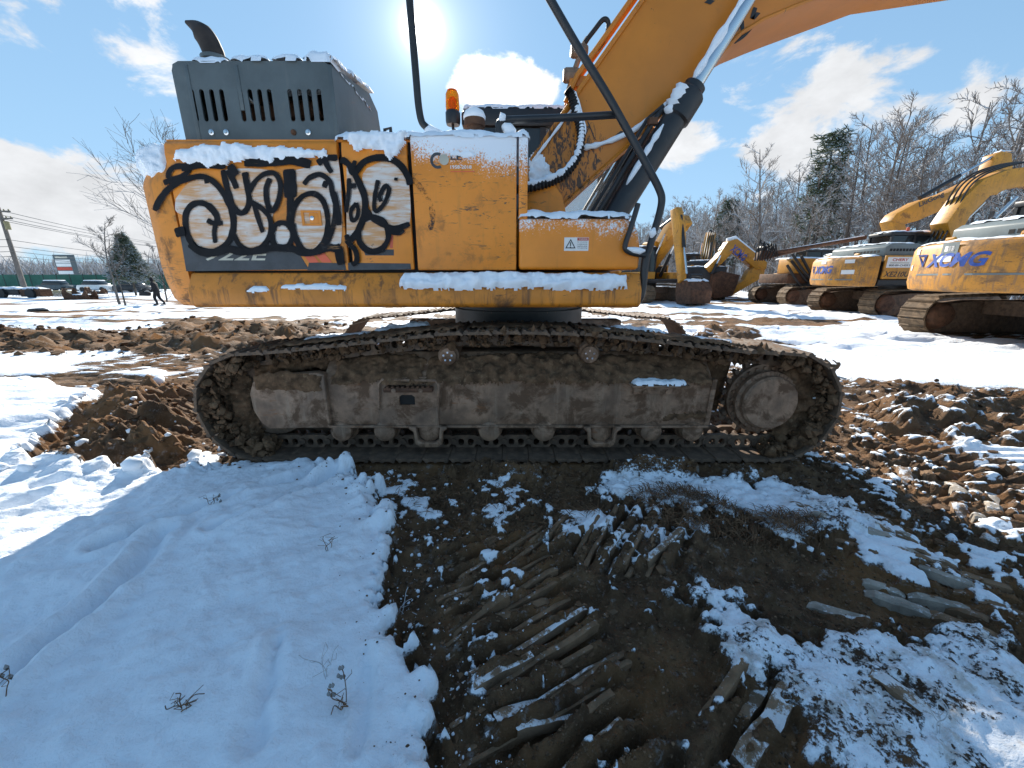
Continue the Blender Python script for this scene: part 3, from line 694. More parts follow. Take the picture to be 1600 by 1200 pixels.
def overspray(name, col, lo, hi, sc):
    m, g, p = material(name); O = g.new('ShaderNodeTexCoord').outputs['Object']
    p.inputs['Base Color'].default_value = c4(col); p.inputs['Roughness'].default_value = .7
    g.put(p.inputs['Alpha'], g.math('MULTIPLY', g.step(g.math('ADD', g.math('MULTIPLY', g.noise(O, sc, 6, .8), .75), g.math('MULTIPLY', g.noise(O, 6, 3), .25)), lo, hi), .85)); return m
M['spray_grey'] = overspray('thin smudged overspray', (.05, .04, .035), .46, .60, 60)
M['spray_halo'] = overspray('black paint mist', (.05, .045, .045), .47, .62, 170)
FILL = [(0, [(262,455),(330,372),(430,345),(500,400),(550,480),(572,560),(560,650),(510,712),(440,735),(370,712),(330,640),(318,560),(262,520)]),
        (0, [(505,300),(640,290),(770,300),(830,340),(832,430),(795,520),(775,650),(725,722),(640,728),(592,660),(576,540),(545,420)]),
        (0, [(790,600),(870,590),(895,650),(870,712),(815,715)]),
        (0, [(910,300),(1060,265),(1144,240),(1160,690),(1060,712),(1000,735),(930,700),(902,560),(905,420)]),
        (1, [(1190,270),(1225,310),(1270,420),(1285,530),(1245,650),(1194,695)]),
        (1, [(1300,290),(1400,250),(1490,290),(1528,380),(1530,590),(1440,612),(1340,550),(1302,450),(1275,340)]),
        (1, [(1290,580),(1340,565),(1400,610),(1410,680),(1360,725),(1290,710),(1262,650)])]
for i, (dd, pts) in enumerate(FILL):
    q = catmull(pts+[pts[0]], 5)[:-1]
    MB().plate([lx(*p) for p in q], [], SY-.0042-.0003*i, SY-.0034-.0003*i).build('spray_fill', M['spray_fill'], (doorA, doorB)[dd], smooth=False)
STROKES = [
 (0, 30, [(150,520),(185,450),(235,395),(300,358),(390,335),(450,350),(505,400),(550,475),(576,555),(572,640),(530,710),(460,742),(390,728),(342,680),(320,610),(320,540),(350,492),(400,478),(450,500),(485,545),(492,588)]),
 (0, 27, [(225,345),(228,312),(255,285),(300,280),(335,300),(300,335),(250,350),(200,370)]),
 (0, 24, [(435,570),(470,588),(520,586)]), (0, 22, [(482,592),(474,640),(480,695)]),
 (0, 20, [(430,345),(436,372)]),
 (0, 26, [(545,300),(572,345),(596,400)]),
 (0, 28, [(520,300),(548,410),(572,490),(612,532),(645,520),(664,470),(652,390),(640,312)]),
 (0, 32, [(640,312),(650,370),(668,420)]),
 (0, 24, [(664,420),(690,370),(740,325),(800,318),(832,370),(828,440),(805,505),(780,520),(760,470),(756,400),(776,345)]),
 (0, 24, [(670,470),(740,515),(778,570),(776,650),(735,712),(670,735),(612,705),(578,645)]),
 (0, 22, [(688,480),(712,560),(738,638)]),
 (0, 60, [(880,295),(886,380),(888,450)]), (0, 34, [(888,440),(886,520),(884,615)]),
 (0, 24, [(790,640),(805,600),(850,586),(890,615),(898,665),(872,712),(825,718),(795,690),(790,640)]),
 (0, 26, [(885,625),(905,510),(950,445),(1010,428),(1060,462),(1086,535),(1088,620),(1062,700),(1010,742),(950,725),(912,655),(900,590)]),
 (0, 24, [(960,378),(992,342),(1050,325),(1100,362),(1114,420),(1130,480),(1128,560),(1108,640),(1082,705)]),
 (0, 30, [(1062,372),(1090,382)]), (0, 26, [(1076,252),(1092,285),(1112,315)]),
 (0, 32, [(1035,265),(1080,237),(1144,234)]), (1, 32, [(1162,240),(1205,272),(1232,315),(1285,258),(1350,235),(1430,240),(1488,280),(1522,335),(1536,380)]),
 (1, 30, [(1232,315),(1265,380),(1290,450),(1290,530),(1268,600),(1232,660),(1192,702)]),
 (0, 26, [(1082,705),(1120,722),(1160,712)]),
 (1, 20, [(1206,345),(1202,430),(1190,530)]), (1, 26, [(1200,388),(1244,385)]), (1, 20, [(1244,478),(1216,525),(1222,572),(1246,562),(1256,520),(1244,478)]),
 (1, 26, [(1290,500),(1330,560),(1395,598),(1460,616),(1534,592)]),
 (1, 20, [(1362,355),(1346,440),(1342,505),(1360,522),(1400,475),(1422,408),(1402,388),(1372,440),(1378,472)]),
 (1, 28, [(1268,580),(1318,556),(1380,570),(1416,622),(1414,682),(1378,730),(1318,740),(1270,702),(1256,648),(1272,585)]),
 (1, 24, [(1192,650),(1206,695),(1240,735),(1248,790),(1222,815)]), (1, 30, [(1416,622),(1470,640),(1500,620)]),
 (0, 34, [(342,700),(400,742),(470,748),(560,730),(620,742),(720,738),(790,722),(900,728),(960,748),(1040,742),(1096,720),(1160,740)]),
 (0, 40, [(1150,720),(1156,770),(1166,812)]),
 (0, 40, [(300,292),(420,268),(540,278)]), (0, 44, [(640,262),(760,256),(900,250),(1000,272)]), (0, 34, [(560,275),(600,330)]),
 (0, 46, [(285,610),(300,660)]), (0, 30, [(1120,420),(1140,500),(1152,600)]), (1, 16, [(1450,350),(1470,352)]), (1, 22, [(1240,250),(1225,300)])]
for i, (dd, wd, pts) in enumerate(STROKES):
    q = catmull(pts, 7); n = len(q); vs = []; fs = []
    y0 = SY-.0080-.00022*i
    hv = []
    for k in range(n):
        t = q[min(k+1, n-1)]-q[max(k-1, 0)]; t = t/(np.linalg.norm(t)+1e-9); nn = np.array([-t[1], t[0]])
        for sgn in (-1, 1): p = lx(*(q[k]+nn*(wd*.5+6.5)*sgn)); hv.append((p[0], SY-.0062-.00004*i-.00003*k/n, p[1]))
    MB().add(hv, [(2*k, 2*k+1, 2*k+3, 2*k+2) for k in range(n-1)]).build('spray_mist', M['spray_halo'], (doorA, doorB)[dd], smooth=False)
    for k in range(n):
        t = q[min(k+1, n-1)]-q[max(k-1, 0)]; t = t/(np.linalg.norm(t)+1e-9); nn = np.array([-t[1], t[0]])
        ww = wd*.56*(.86+.28*vnoise(np.array([k*.35+i*9.1]), np.array([i*1.7]))[0])*(.72 if k in (0, n-1) else 1)
        for sgn in (-1, 1):
            p = lx(*(q[k]+nn*ww*sgn)); vs.append((p[0], y0-.0006*k/n, p[1]))
    fs = [(2*k, 2*k+1, 2*k+3, 2*k+2) for k in range(n-1)]
    MB().add(vs, fs).build('graffiti_stroke', M['spray_black'], (doorA, doorB)[dd], smooth=False)
# black sweep that runs on to the tank panel
vs = []; q = catmull([(642,278),(655,290),(668,312),(676,335),(672,360)], 6)
for k, p in enumerate(q):
    for s_ in (-4.5, 4.5): x, z = S2(p[0]+s_, p[1]-s_*.3); vs.append((x, SY-.003, z))
MB().add(vs, [(2*k, 2*k+1, 2*k+3, 2*k+2) for k in range(len(q)-1)]).build('graffiti_stroke', M['spray_grey'], tank, smooth=False)
# --- maker's roundel and anniversary line, half under the snow
ring = [(-.055+.045*math.cos(a), .045*math.sin(a)) for a in np.linspace(R(60), R(300), 16)]
ri = [(-.055+.029*math.cos(a), .029*math.sin(a)) for a in np.linspace(R(300), R(60), 16)]
o0 = S2(685, 251)
MB().plate([(o0[0]+.05+a, o0[1]+b) for a, b in ring+ri], [], SY-.003, SY-.001).build('maker_emblem', M['film'], tank, smooth=False)
MB().lathe([(.03, 0), (.03, -.002)], (o0[0]+.035, SY-.001, o0[1]+.005), 'y', 18).build('maker_emblem', M['letter'], tank, smooth=False)
p = S2(704, 250); text_mesh('maker_lettering', 'LE', M['film'], (p[0], SY-.003, p[1]), (1,0,0), (0,0,1), .035, .07, tank, bold=.02)
p = S2(704, 264); text_mesh('anniversary_line', '1958-2018', M['white'], (p[0], SY-.003, p[1]), (1,0,0), (0,0,1), .020, .13, tank, bold=.02)
p = S2(704, 267); MB().box(p[0], p[0]+.15, SY-.003, SY-.001, p[1]-.006, p[1]-.002).build('emblem_rule', M['redstripe'], tank, smooth=False)
# --- warning sticker on the tool box
a = S2(881, 392); b = S2(920, 371); yb = SY-.0045
st = MB().box(a[0], b[0], yb-.001, yb, a[1], b[1]).build('warning_sticker', M['white'], toolbox, smooth=False)
wx = b[0]-a[0]; wz = b[1]-a[1]
def tri(cx, cz, r): return [(cx+r*math.cos(t), cz+r*math.sin(t)) for t in (R(90), R(210), R(330))]
tc_ = (a[0]+wx*.26, a[1]+wz*.42)
MB().plate(tri(*tc_, wz*.47), [tri(*tc_, wz*.34)], yb-.0022, yb-.001).build('warning_triangle', M['printblack'], toolbox, smooth=False)
mb = MB(); mb.box(tc_[0]-.003, tc_[0]+.003, yb-.0022, yb-.001, tc_[1]-.006, tc_[1]+.018); mb.box(tc_[0]-.003, tc_[0]+.003, yb-.0022, yb-.001, tc_[1]-.014, tc_[1]-.009); mb.build('warning_mark', M['printblack'], toolbox, smooth=False)
MB().box(a[0]+wx*.53, b[0]-.002, yb-.0020, yb-.001, a[1]+wz*.76, b[1]-.002).build('warning_header', M['printred'], toolbox, smooth=False)
text_mesh('warning_word', 'WARNING', M['white'], (a[0]+wx*.58, yb-.0028, a[1]+wz*.81), (1,0,0), (0,0,1), wz*.12, wx*.36, toolbox)
for k, t in enumerate(('Do not attempt', 'to climb onto the', 'machine while', 'it is operating')):
    text_mesh('warning_line', t, M['printblack'], (a[0]+wx*.54, yb-.0020, a[1]+wz*(.60-.15*k)), (1,0,0), (0,0,1), wz*.10, wx*.40, toolbox)
# --- counterweight
PL = [(-2.134, 2.632), (-2.24, 2.636), (-2.34, 2.680), (-2.415, 2.775), (-2.50, 3.00), (-2.61, 3.35), (-2.70, 3.70), (-2.735, YC)]
PL = PL+[(x, 2*YC-y) for x, y in PL[-2::-1]]
def cw_ring(ins, z):
    n = len(PL); o = []
    for i, (x, y) in enumerate(PL):
        t = np.array(PL[min(i+1, n-1)])-np.array(PL[max(i-1, 0)]); t = t/np.linalg.norm(t); nn = np.array([t[1], -t[0]])
        if i in (0, n-1): nn = np.array([0, (1 if i == 0 else -1)*.6])
        o.append((x+nn[0]*ins, y+nn[1]*ins, z))
    return o
rings = [cw_ring(i, z) for i, z in ((.16, 1.090), (.07, 1.098), (.030, 1.15), (.008, 1.26), (0, 1.36), (0, 1.84), (.010, 1.875), (.075, 2.00), (.13, 2.09), (.17, 2.115))]
n = len(PL); vs = [p for r_ in rings for p in r_]; fs = []
for i in range(len(rings)-1):
    for k in range(n-1): fs.append((i*n+k, i*n+k+1, (i+1)*n+k+1, (i+1)*n+k))
    fs.append((i*n+n-1, i*n, (i+1)*n, (i+1)*n+n-1))
fs.append(tuple(range(n))); fs.append(tuple(range((len(rings)-1)*n, len(rings)*n))[::-1])
fs = [f[::-1] for f in fs]
M['paint_cw'] = surf('scraped counterweight paint', (.68, .232, .02), .5, var=.15, vscale=2.5, streak=((.25, .11, .03), .52, .72, .55), dirt=((.10, .055, .03), 6, .51, .66, .8), scratch=((.05, .036, .028), .53, .58), bump=.1)
cwt = MB().add(vs, fs).build('counterweight', M['paint_cw'], EX, ang=30)
# graffiti tail on the counterweight flank is part of the first stroke; lifting eye slots on top
MB().box(-2.36, -2.30, 3.3, 3.42, 2.10, 2.16).build('lifting_eye', M['paint'], cwt, bevel=.01)
MB().box(-2.36, -2.30, 4.5, 4.62, 2.10, 2.16).build('lifting_eye', M['paint'], cwt, bevel=.01)
# --- engine hood with real louvre slots
HY = 2.75
hx0, hx1, hz0, hz1 = -2.065, -1.100, 2.075, 2.545
def slot(cx, z0, z1, wd):
    r_ = wd/2; return [(cx+r_*math.cos(t), z0+r_+r_*math.sin(t)) for t in np.linspace(R(180), R(360), 7)]+[(cx+r_*math.cos(t), z1-r_+r_*math.sin(t)) for t in np.linspace(0, R(180), 7)]
sl_ = []
for g0, g1 in ((303, 349), (378, 423), (455, 500)):
    for k in range(4):
        px = g0+(g1-g0)*k/3; b_ = S2(px+2, 190, HY); t_ = S2(px-1.5, 139, HY); sl_.append(slot((b_[0]+t_[0])/2, b_[1], t_[1], .029))
cr = .05
face = [(hx0+.004, hz0), (hx1+.0, hz0), (hx1, hz1-cr), (hx1-cr*.3, hz1-cr*.3), (hx1-cr, hz1), (hx0+cr, hz1), (hx0+cr*.3, hz1-cr*.3), (hx0, hz1-cr)]
hood = MB().plate(face, sl_, HY, HY+.012).build('engine_hood', M['hood'], EX)
mb = MB(); hb = 3.69
mb.prism([(HY+.0125, hz0), (HY+.0125, hz1-.012), (3.45, hz1+.11), (3.62, hz1+.05), (hb, hz1-.16), (hb, hz0)], hx1-.014, hx1-.0005, 'x')
mb.build('hood_end', M['hood'], hood)
MB().prism([(HY+.0125, hz0), (HY+.0125, hz1-.012), (3.45, hz1+.11), (3.62, hz1+.05), (hb, hz1-.16), (hb, hz0)], hx0+.0005, hx0+.014, 'x').build('hood_end', M['hood'], hood)
top = [(HY+.0128, hz1-.010), (3.45, hz1+.115), (3.62, hz1+.055), (hb, hz1-.15)]
mb = MB()
for i in range(3):
    (y0, z0), (y1, z1) = top[i], top[i+1]
    mb.add([(hx0+.02, y0, z0), (hx1-.02, y0, z0), (hx1-.02, y1, z1), (hx0+.02, y1, z1), (hx0+.02, y0, z0-.012), (hx1-.02, y0, z0-.012), (hx1-.02, y1, z1-.012), (hx0+.02, y1, z1-.012)],
           [(0,1,2,3), (7,6,5,4), (0,4,5,1), (1,5,6,2), (2,6,7,3), (3,7,4,0)])
mb.build('hood_top', M['hood'], hood)
MB().box(hx0+.03, hx1-.03, hb-.02, hb, hz0, hz1-.16).build('hood_back', M['hood'], hood)
# creased ribs of the hood skin
for px in (376, 299, 520):
    x = S2(px, 150, HY)[0]; MB().box(x-.012, x+.012, HY-.003, HY-.0002, hz1-.26 if px == 376 else hz0+.01, hz1-.02).build('hood_crease', M['hood'], hood, bevel=.002)
for px in (331, 354, 459, 482):
    p = S2(px, 207, HY); MB().lathe([(.017, 0), (.017, -.006), (.009, -.009), (.009, -.016)], (p[0], HY, p[1]), 'y', 12).build('hood_bolt', M['chrome'] if px != 459 else M['rust'], hood)
# engine block glimpsed through the louvres
mb = MB(); mb.box(-1.95, -1.2, 3.0, 3.4, 2.1, 2.32); mb.tube([(-1.9, 3.05, 2.36), (-1.3, 3.05, 2.40)], .06, 10); mb.build('engine_block', M['rust'], EX)
# exhaust stack, its mouth cut on the slant
b_ = at(336, 92, 2.98)
path = catmull([b_+Vector((.01, 0, -.25)), b_, b_+Vector((-.010, 0, .055)), b_+Vector((-.035, 0, .115)), b_+Vector((-.080, 0, .165)), b_+Vector((-.145, 0, .198))], 5)
rr = [.062]*(len(path)-9)+list(np.linspace(.061, .010, 9))
M['soot'] = surf('sooty exhaust steel', (.030, .022, .018), .75, var=.4, vscale=12)
MB().tube(path, rr, 16).build('exhaust_stack', M['soot'], EX)
MB().lathe([(.085, 0), (.085, .02), (.066, .03)], (b_.x+.005, 2.98, b_.z-.02), 'z', 18).build('exhaust_collar', M['hood'], EX)
# small grab stub on the deck
p = at(606, 205, 3.0); MB().tube([p+Vector((-.02,0,-.05)), p+Vector((-.02,0,.01)), p+Vector((.02,0,.02)), p+Vector((.02,0,-.05))], .012, 8).build('deck_eye', M['black'], EX)
# --- air pre-cleaner and rotating beacon
p = at(742, 212, 3.15)
pc = MB().lathe([(.055, -.10), (.055, .015), (.058, .02), (.058, .05), (.075, .055), (.075, .10), (.055, .115)], p, 'z', 20).build('air_precleaner', M['rust'], EX)
# --- cab beyond the boom
CY0, CY1 = 4.36, 5.30
cab = MB().box(-.46, 1.18, CY0+.02, CY1-.02, 1.32, 1.72).build('cab', M['paint'], EX, bevel=.02)
roof = MB().prism([(-.50, 2.74), (1.20, 2.72), (1.22, 2.83), (1.16, 2.885), (-.40, 2.905), (-.50, 2.86)], CY0-.02, CY1+.02).build('cab_roof', M['black'], cab, bevel=.02)
for y in (CY0, CY1-.05):
    for (x0, x1) in ((-.46, -.38), (.28, .34)): MB().box(x0, x1, y, y+.05, 1.72, 2.745).build('cab_pillar', M['black'], cab)
    MB().prism([(1.10, 1.72), (1.17, 1.72), (1.12, 2.745), (1.05, 2.745)], y, y+.05).build('cab_pillar', M['black'], cab)
MB().box(-.38, .28, CY0+.02, CY0+.028, 1.73, 2.735).build('window', M['glass'], cab)
MB().box(.34, 1.09, CY0+.02, CY0+.028, 1.73, 2.735).build('window', M['clearglass'], cab)
MB().box(-.38, .28, CY1-.03, CY1-.022, 1.73, 2.735).build('window', M['glass'], cab)
MB().box(.34, 1.09, CY1-.03, CY1-.022, 1.73, 2.735).build('window', M['clearglass'], cab)
MB().box(-.455, -.447, CY0+.06, CY1-.06, 1.80, 2.70).build('window', M['glass'], cab)
mb = MB(); mb.box(.15, .60, 4.55, 5.05, 1.73, 1.95); mb.prism([(.12, 1.95), (.28, 1.95), (.10, 2.62), (-.02, 2.60)], 4.6, 5.0); mb.build('operator_seat', M['black'], cab, bevel=.03)
p = at(708, 205, 4.2)
MB().tube([p+Vector((.10, .1, -.05)), p+Vector((.06, 0, -.02)), p+Vector((.0, 0, .02)), p+Vector((0, 0, .12))], .014, 8).build('beacon_bracket', M['black'], EX)
z0 = at(708, 190, 4.2); 
bea = MB().lathe([(.062, -.03), (.07, 0), (.07, .07), (.060, .085)], z0, 'z', 20).build('beacon_base', M['black'], EX)
m, g, pr = material('amber beacon lens'); pr.inputs['Base Color'].default_value = (.95, .28, .01, 1); pr.inputs['Roughness'].default_value = .12
pr.inputs['Transmission Weight'].default_value = .75; pr.inputs['IOR'].default_value = 1.2; M['amber'] = m
MB().lathe([(.062, .086), (.066, .12), (.062, .22), (.045, .255), (.015, .268)], z0, 'z', 20).build('beacon_lens', M['amber'], EX)
MB().lathe([(.025, .088), (.034, .12), (.034, .18), (.015, .2)], z0, 'z', 14).build('beacon_reflector', M['redstripe'], EX)
# --- boom
BY0, BY1 = 3.66, 4.30
def B2(px, py, Y=BY0): return S2(px, py, Y)
upper = [B2(812, 290), B2(829, 252), B2(905, 140), B2(1000, 5)]
d_ = np.array(upper[3])-np.array(upper[2]); d_ = d_/np.linalg.norm(d_)
tip0 = np.array(upper[3])+d_*.85
upper += [tuple(tip0), (tip0[0]+.35, tip0[1]+.32), (tip0[0]+.9, tip0[1]+.58), (4.1, tip0[1]+.72), (5.6, tip0[1]+.55), (5.85, tip0[1]+.42)]
lower = [(5.85, 4.15), (5.5, 3.95), (3.965, 3.72), (3.1, 3.612), B2(1270, 0), B2(1237, 13), B2(1190, 33), B2(1157, 53), B2(1130, 80), B2(1100, 114), B2(1010, 202), B2(930, 275), B2(880, 322), B2(858, 340), B2(830, 335)]
bo = upper+lower
boom = MB().prism(bo, BY0, BY1).build('boom', M['paint_boom'], EX, bevel=.006)
# flange lips along both edges of the side plate
mb = MB()
lowp = [Vector((x, BY0-.012, z)) for x, z in lower[2:14]]
mb.tube([p+Vector((0, 0, .0)) for p in lowp], .016, 6)
upp = [Vector((x, BY0-.010, z)) for x, z in upper[1:8]]
mb.tube(upp, .018, 6); mb.build('flange_lip', M['paint_boom'], boom)
# boom foot: boss, pin and bracket cheeks
pf = at(846, 312, 3.58)
MB().lathe([(.13, .10), (.13, 0), (.115, -.015), (.10, -.015), (.10, -.03), (.055, -.03), (.055, -.05), (.035, -.055)], pf, 'y', 24).build('boom_foot_boss', M['paint_boom'], EX)
for y in (3.52, 4.36): MB().prism([(pf.x-.30, 1.30), (pf.x+.35, 1.30), (pf.x+.17, pf.z+.02), (pf.x+.08, pf.z+.14), (pf.x-.08, pf.z+.14), (pf.x-.17, pf.z+.02)], y, y+.05).build('boom_bracket', M['paint'], EX, bevel=.01)
# grease and scuffs near the foot
M['grease'] = surf('black grease smear', (.022, .018, .015), .4, var=.3, vscale=20)
r_ = random.Random(9); mb = MB()
for k in range(0):
    cx = r_.gauss(888, 16); cy = r_.uniform(165, 330); 
    if cy > 610-(cx-820)*1.0+0*cy: continue
    L = r_.uniform(4, 16); a_ = R(r_.uniform(40, 130)); w_ = r_.uniform(.8, 2.6)
    q = catmull([(cx, cy), (cx+math.cos(a_)*L*.5+r_.gauss(0, 2), cy-math.sin(a_)*L*.5), (cx+math.cos(a_)*L, cy-math.sin(a_)*L)], 3)
    lim = lambda p: (p[1] < 325-(p[0]-858)*.78+8) and (p[1] > 252-(p[0]-829)*1.47+12)
    if not all(lim(p) for p in q): continue
    vs = []
    for i, p in enumerate(q):
        ww = w_*(1-abs(i/(len(q)-1)-.5)*1.4)
        for s_ in (-1, 1): x, z = B2(p[0]+s_*ww, p[1]+s_*ww*.4); vs.append((x, BY0-.002-.00001*k, z))
    mb.add(vs, [(2*i, 2*i+1, 2*i+3, 2*i+2) for i in range(len(q)-1)])
for pts, w_ in (([(918,190),(924,204),(930,218),(940,222)], 1.0), ([(1105,6),(1112,0)], 5), ([(1160,50),(1158,30),(1150,48)], 3), ([(1180,12),(1175,30),(1185,20)], 3), ([(1145,68),(1160,58),(1172,45)], 3), ([(970,262),(985,250),(960,268)], 2), ([(960,215),(972,205)], 2)):
    q = catmull(pts, 4); vs = []
    for i, p in enumerate(q):
        for s_ in (-1, 1): x, z = B2(p[0]+s_*w_, p[1]+s_*w_*.3); vs.append((x, BY0-.0035, z))
    mb.add(vs, [(2*i, 2*i+1, 2*i+3, 2*i+2) for i in range(len(q)-1)])
mb.build('grease_smears', M['grease'], boom, smooth=False, kind='stuff')
# pipes along the top of the boom, clamps, valve and hose loop
pth = [at(*p) for p in ((884,160,3.72),(902,118,3.72),(935,72,3.72),(986,0,3.72),(1036,-72,3.72))]
MB().tube(pth, .022, 8).build('boom_pipe', M['paint_boom'], boom)
MB().tube([p+Vector((.02, .12, .02)) for p in pth], .022, 8).build('boom_pipe', M['paint_boom'], boom)
mb = MB(); 
for p, r_s in ((at(893,118,3.78), .055), (at(905,80,3.78), .05)):
    mb.lathe([(r_s*.8, -.07), (r_s, -.05), (r_s, .05), (r_s*.7, .07)], p, 'x', 10)
mb.tube([at(886,150,3.78), at(897,112,3.78), at(912,70,3.78), at(918,60,3.78)], .022, 8)
mb.build('hose_coupling', M['steel'], EX)
MB().tube(catmull([at(914,66,3.77), at(928,48,3.74), at(942,31,3.72), at(950,34,3.72), at(949,50,3.74), at(938,72,3.76), at(922,88,3.78)], 6), .019, 8).build('hydraulic_hose', M['rubber'], EX)
MB().box(*(lambda p: (p.x-.07, p.x+.07, 3.74, 3.84, p.z-.05, p.z+.03))(at(902, 128, 3.78))).build('pipe_clamp', M['paint_boom'], boom, bevel=.008)
# ribbed hose guard drooping to the body
hp = catmull([at(886,140,3.60), at(893,150,3.60), at(902,180,3.58), at(908,210,3.55), at(902,245,3.53), at(882,272,3.51), at(855,286,3.5), at(822,294,3.48), at(800,296,3.5)], 12)
rb = [.034+.006*(1 if (k % 2) else -1) for k in range(len(hp))]
hose = MB().tube(hp, rb, 12).build('hydraulic_hose', M['rubber'], EX, ang=70)
# --- boom cylinders
def cylinder(y):
    lo = Vector((.44, y, 1.25)); j = at(1078, 146, 3.52); j.y = y; e = at(1168, 0, 3.52); e.y = y
    d = (e-j).normalized(); lo = j-d*1.62; hi = j+d*1.15
    cb = MB().tube([lo, j-d*.22], .098, 20).build('boom_cylinder', M['black'], EX)
    MB().tube([j-d*.225, j-d*.21, j-d*.02, j], [.10, .116, .116, .10], 20).build('cylinder_head', M['black'], cb)
    MB().tube([j+d*.001, j+d*.05], [.085, .085], 18).build('wiper_ring', M['black'], cb)
    MB().tube([j+d*.02, hi], .052, 18).build('piston_rod', M['chrome'], cb)
    n = Vector((-d.z, 0, d.x))
    MB().tube([lo+d*.1+n*.135, j-d*.30+n*.135, j-d*.20+n*.12], .020, 8).build('cylinder_pipe', M['black'], cb)
    MB().tube([lo+d*.1+n*.18+Vector((0,.05,0)), j-d*.30+n*.18+Vector((0,.05,0)), j-d*.18+n*.13], .016, 8).build('cylinder_pipe', M['black'], cb)
    MB().lathe([(.09, -.07), (.09, .07)], hi, 'y', 16).build('rod_eye', M['paint_boom'], cb)
    return cb, j, d, n
cyl, jn, dn, nn_ = cylinder(3.50); cylinder(4.46)
p = at(1022, 190, 3.5); MB().box(p.x-.05, p.x+.02, 3.46, 3.52, p.z-.03, p.z+.02).build('pipe_bracket', M['rust'], cyl, bevel=.004)
# dipper arm and bucket, reaching on beyond the picture
tp = (5.75, 4.35)
MB().prism([(tp[0]-.25, tp[1]+.35), (tp[0]+.15, tp[1]+.30), (tp[0]+.55, tp[1]-.2), (tp[0]+1.9, tp[1]-2.2), (tp[0]+1.72, tp[1]-2.32), (tp[0]-.05, tp[1]-.35)], 3.80, 4.16).build('dipper_arm', M['paint_boom'], EX, bevel=.02)
bx, bz = tp[0]+1.8, tp[1]-2.25
MB().prism([(bx-.1, bz+.1), (bx+.3, bz+.05), (bx+.75, bz-.5), (bx+.6, bz-1.0), (bx+.1, bz-1.1), (bx+.05, bz-1.0), (bx+.45, bz-.85), (bx+.4, bz-.5), (bx-.1, bz-.3)], 3.45, 4.52).build('bucket', M['rust'], EX, bevel=.02)
# --- handrails and steps
def rail(name, pts, r=.021, Y=None, per=7, parent=EX):
    q = catmull([at(*p) if len(p) == 3 else at(p[0], p[1], Y) for p in pts], per)
    return MB().tube(q, r, 12).build(name, M['black'], parent)
rail('mirror_post', [(672,210),(667,200),(659,190),(654,165),(650,120),(645,60),(640,0),(636,-60),(632,-110)], .0215, 2.72)
mpos = at(632, -118, 2.72)
MB().box(mpos.x-.12, mpos.x+.10, 2.70, 2.75, mpos.z-.02, mpos.z+.38).build('mirror', M['black'], EX, bevel=.02)
rail('handrail', [(782,212),(779,198),(784,189),(800,187),(880,184),(966,179)], .021, 2.70)
rail('handrail', [(820,-70),(862,3),(905,77),(950,150),(990,221),(1018,272),(1030,296),(1034,312),(1030,335),(1021,365),(1014,390),(1009,400)], .0225, 2.64, 6)
mp2 = at(820, -74, 2.64); MB().box(mp2.x-.10, mp2.x+.09, 2.62, 2.67, mp2.z-.03, mp2.z+.30).build('mirror', M['black'], EX, bevel=.02)
rail('handrail', [(1010,396),(1007,420),(1004,448),(999,466),(986,472)], .026, 2.64)
rail('grab_bar', [(997,318),(993,332),(985,358),(977,382),(979,391),(990,396),(1008,399)], .0165, 2.60)
# --- slew ring, centre frame
mb = MB(); mb.lathe([(.60, 1.0), (.60, 1.035), (.66, 1.037), (.66, 1.09)], (XC, YC, 0), 'z', 48); mb.build('slew_ring', M['black'], EX)
mb = MB(); mb.lathe([(.64, .80), (.64, 1.0)], (XC, YC, 0), 'z', 40)
mb.build('ring_seat', M['black'], EX)
mb = MB()
for sx in (-1, 1):
    mb.prism([(XC+sx*.1, .45), (XC+sx*.75, .40), (XC+sx*.75, .72), (XC+sx*.45, .86), (XC+sx*.1, .86)], 2.95, 5.05)
mb.build('centre_frame', M['shoe'], EX, bevel=.02)
# bolts round the ring
for k in range(24):
    a_ = R(180+k*7.5); x, y = XC+.625*math.cos(a_), YC+.625*math.sin(a_)
    MB().lathe([(.014, .985), (.014, 1.0)], (x, y, 0), 'z', 6).build('ring_bolt', M['steel'], EX, smooth=False)
MB().box(-.30, -.24, YC-.668, YC-.66, 1.05, 1.058).build('grease_nipple', M['redstripe'], EX)
# ------------------------------------------------------------------ crawler tracks
def track_path(cl, rl, cr_, rr_, hump, zb):
    pts = []
    for t in np.linspace(R(270), R(95), 22): pts.append((cl[0]+rl*math.cos(t), cl[1]+rl*math.sin(t)))
    pts += hump
    for t in np.linspace(R(85), R(-90), 22): pts.append((cr_[0]+rr_*math.cos(t), cr_[1]+rr_*math.sin(t)))
    for x in np.linspace(cr_[0]-.05, cl[0]+.05, 20): pts.append((x, zb))
    return pts
def resample(pts, n):
    P = np.array(pts+[pts[0]]); seg = np.linalg.norm(np.diff(P, axis=0), axis=1); cs = np.concatenate([[0], np.cumsum(seg)]); L = cs[-1]
    s = (np.arange(n)+.5)/n*L
    f = lambda q: np.stack([np.interp(q % L, cs, P[:, 0]), np.interp(q % L, cs, P[:, 1])], -1)
    c = f(s); t = f(s+L/n*.45)-f(s-L/n*.45); t = t/np.linalg.norm(t, axis=1)[:, None]
    return c, t, L/n
def shoe_mesh(pitch, width):
    h = pitch/2*.955
    prof = [(-h, -.006), (-h, .010), (-h+.012, .024), (-h+.026, .022), (-h+.034, .012), (-.010, .012), (-.004, .022), (.010, .022), (.014, .012),
            (h-.040, .012), (h-.030, .022), (h-.018, .022), (h-.010, .006), (h+.006, -.004), (h, -.016), (h-.02, -.008), (-h+.02, -.006)]
    me = bpy.data.meshes.new('track_shoe'); b = MB(); b.prism(prof, -width/2, width/2); me.from_pydata(b.v, [], b.f)
    me.materials.append(M['shoe']); me.update(); return me
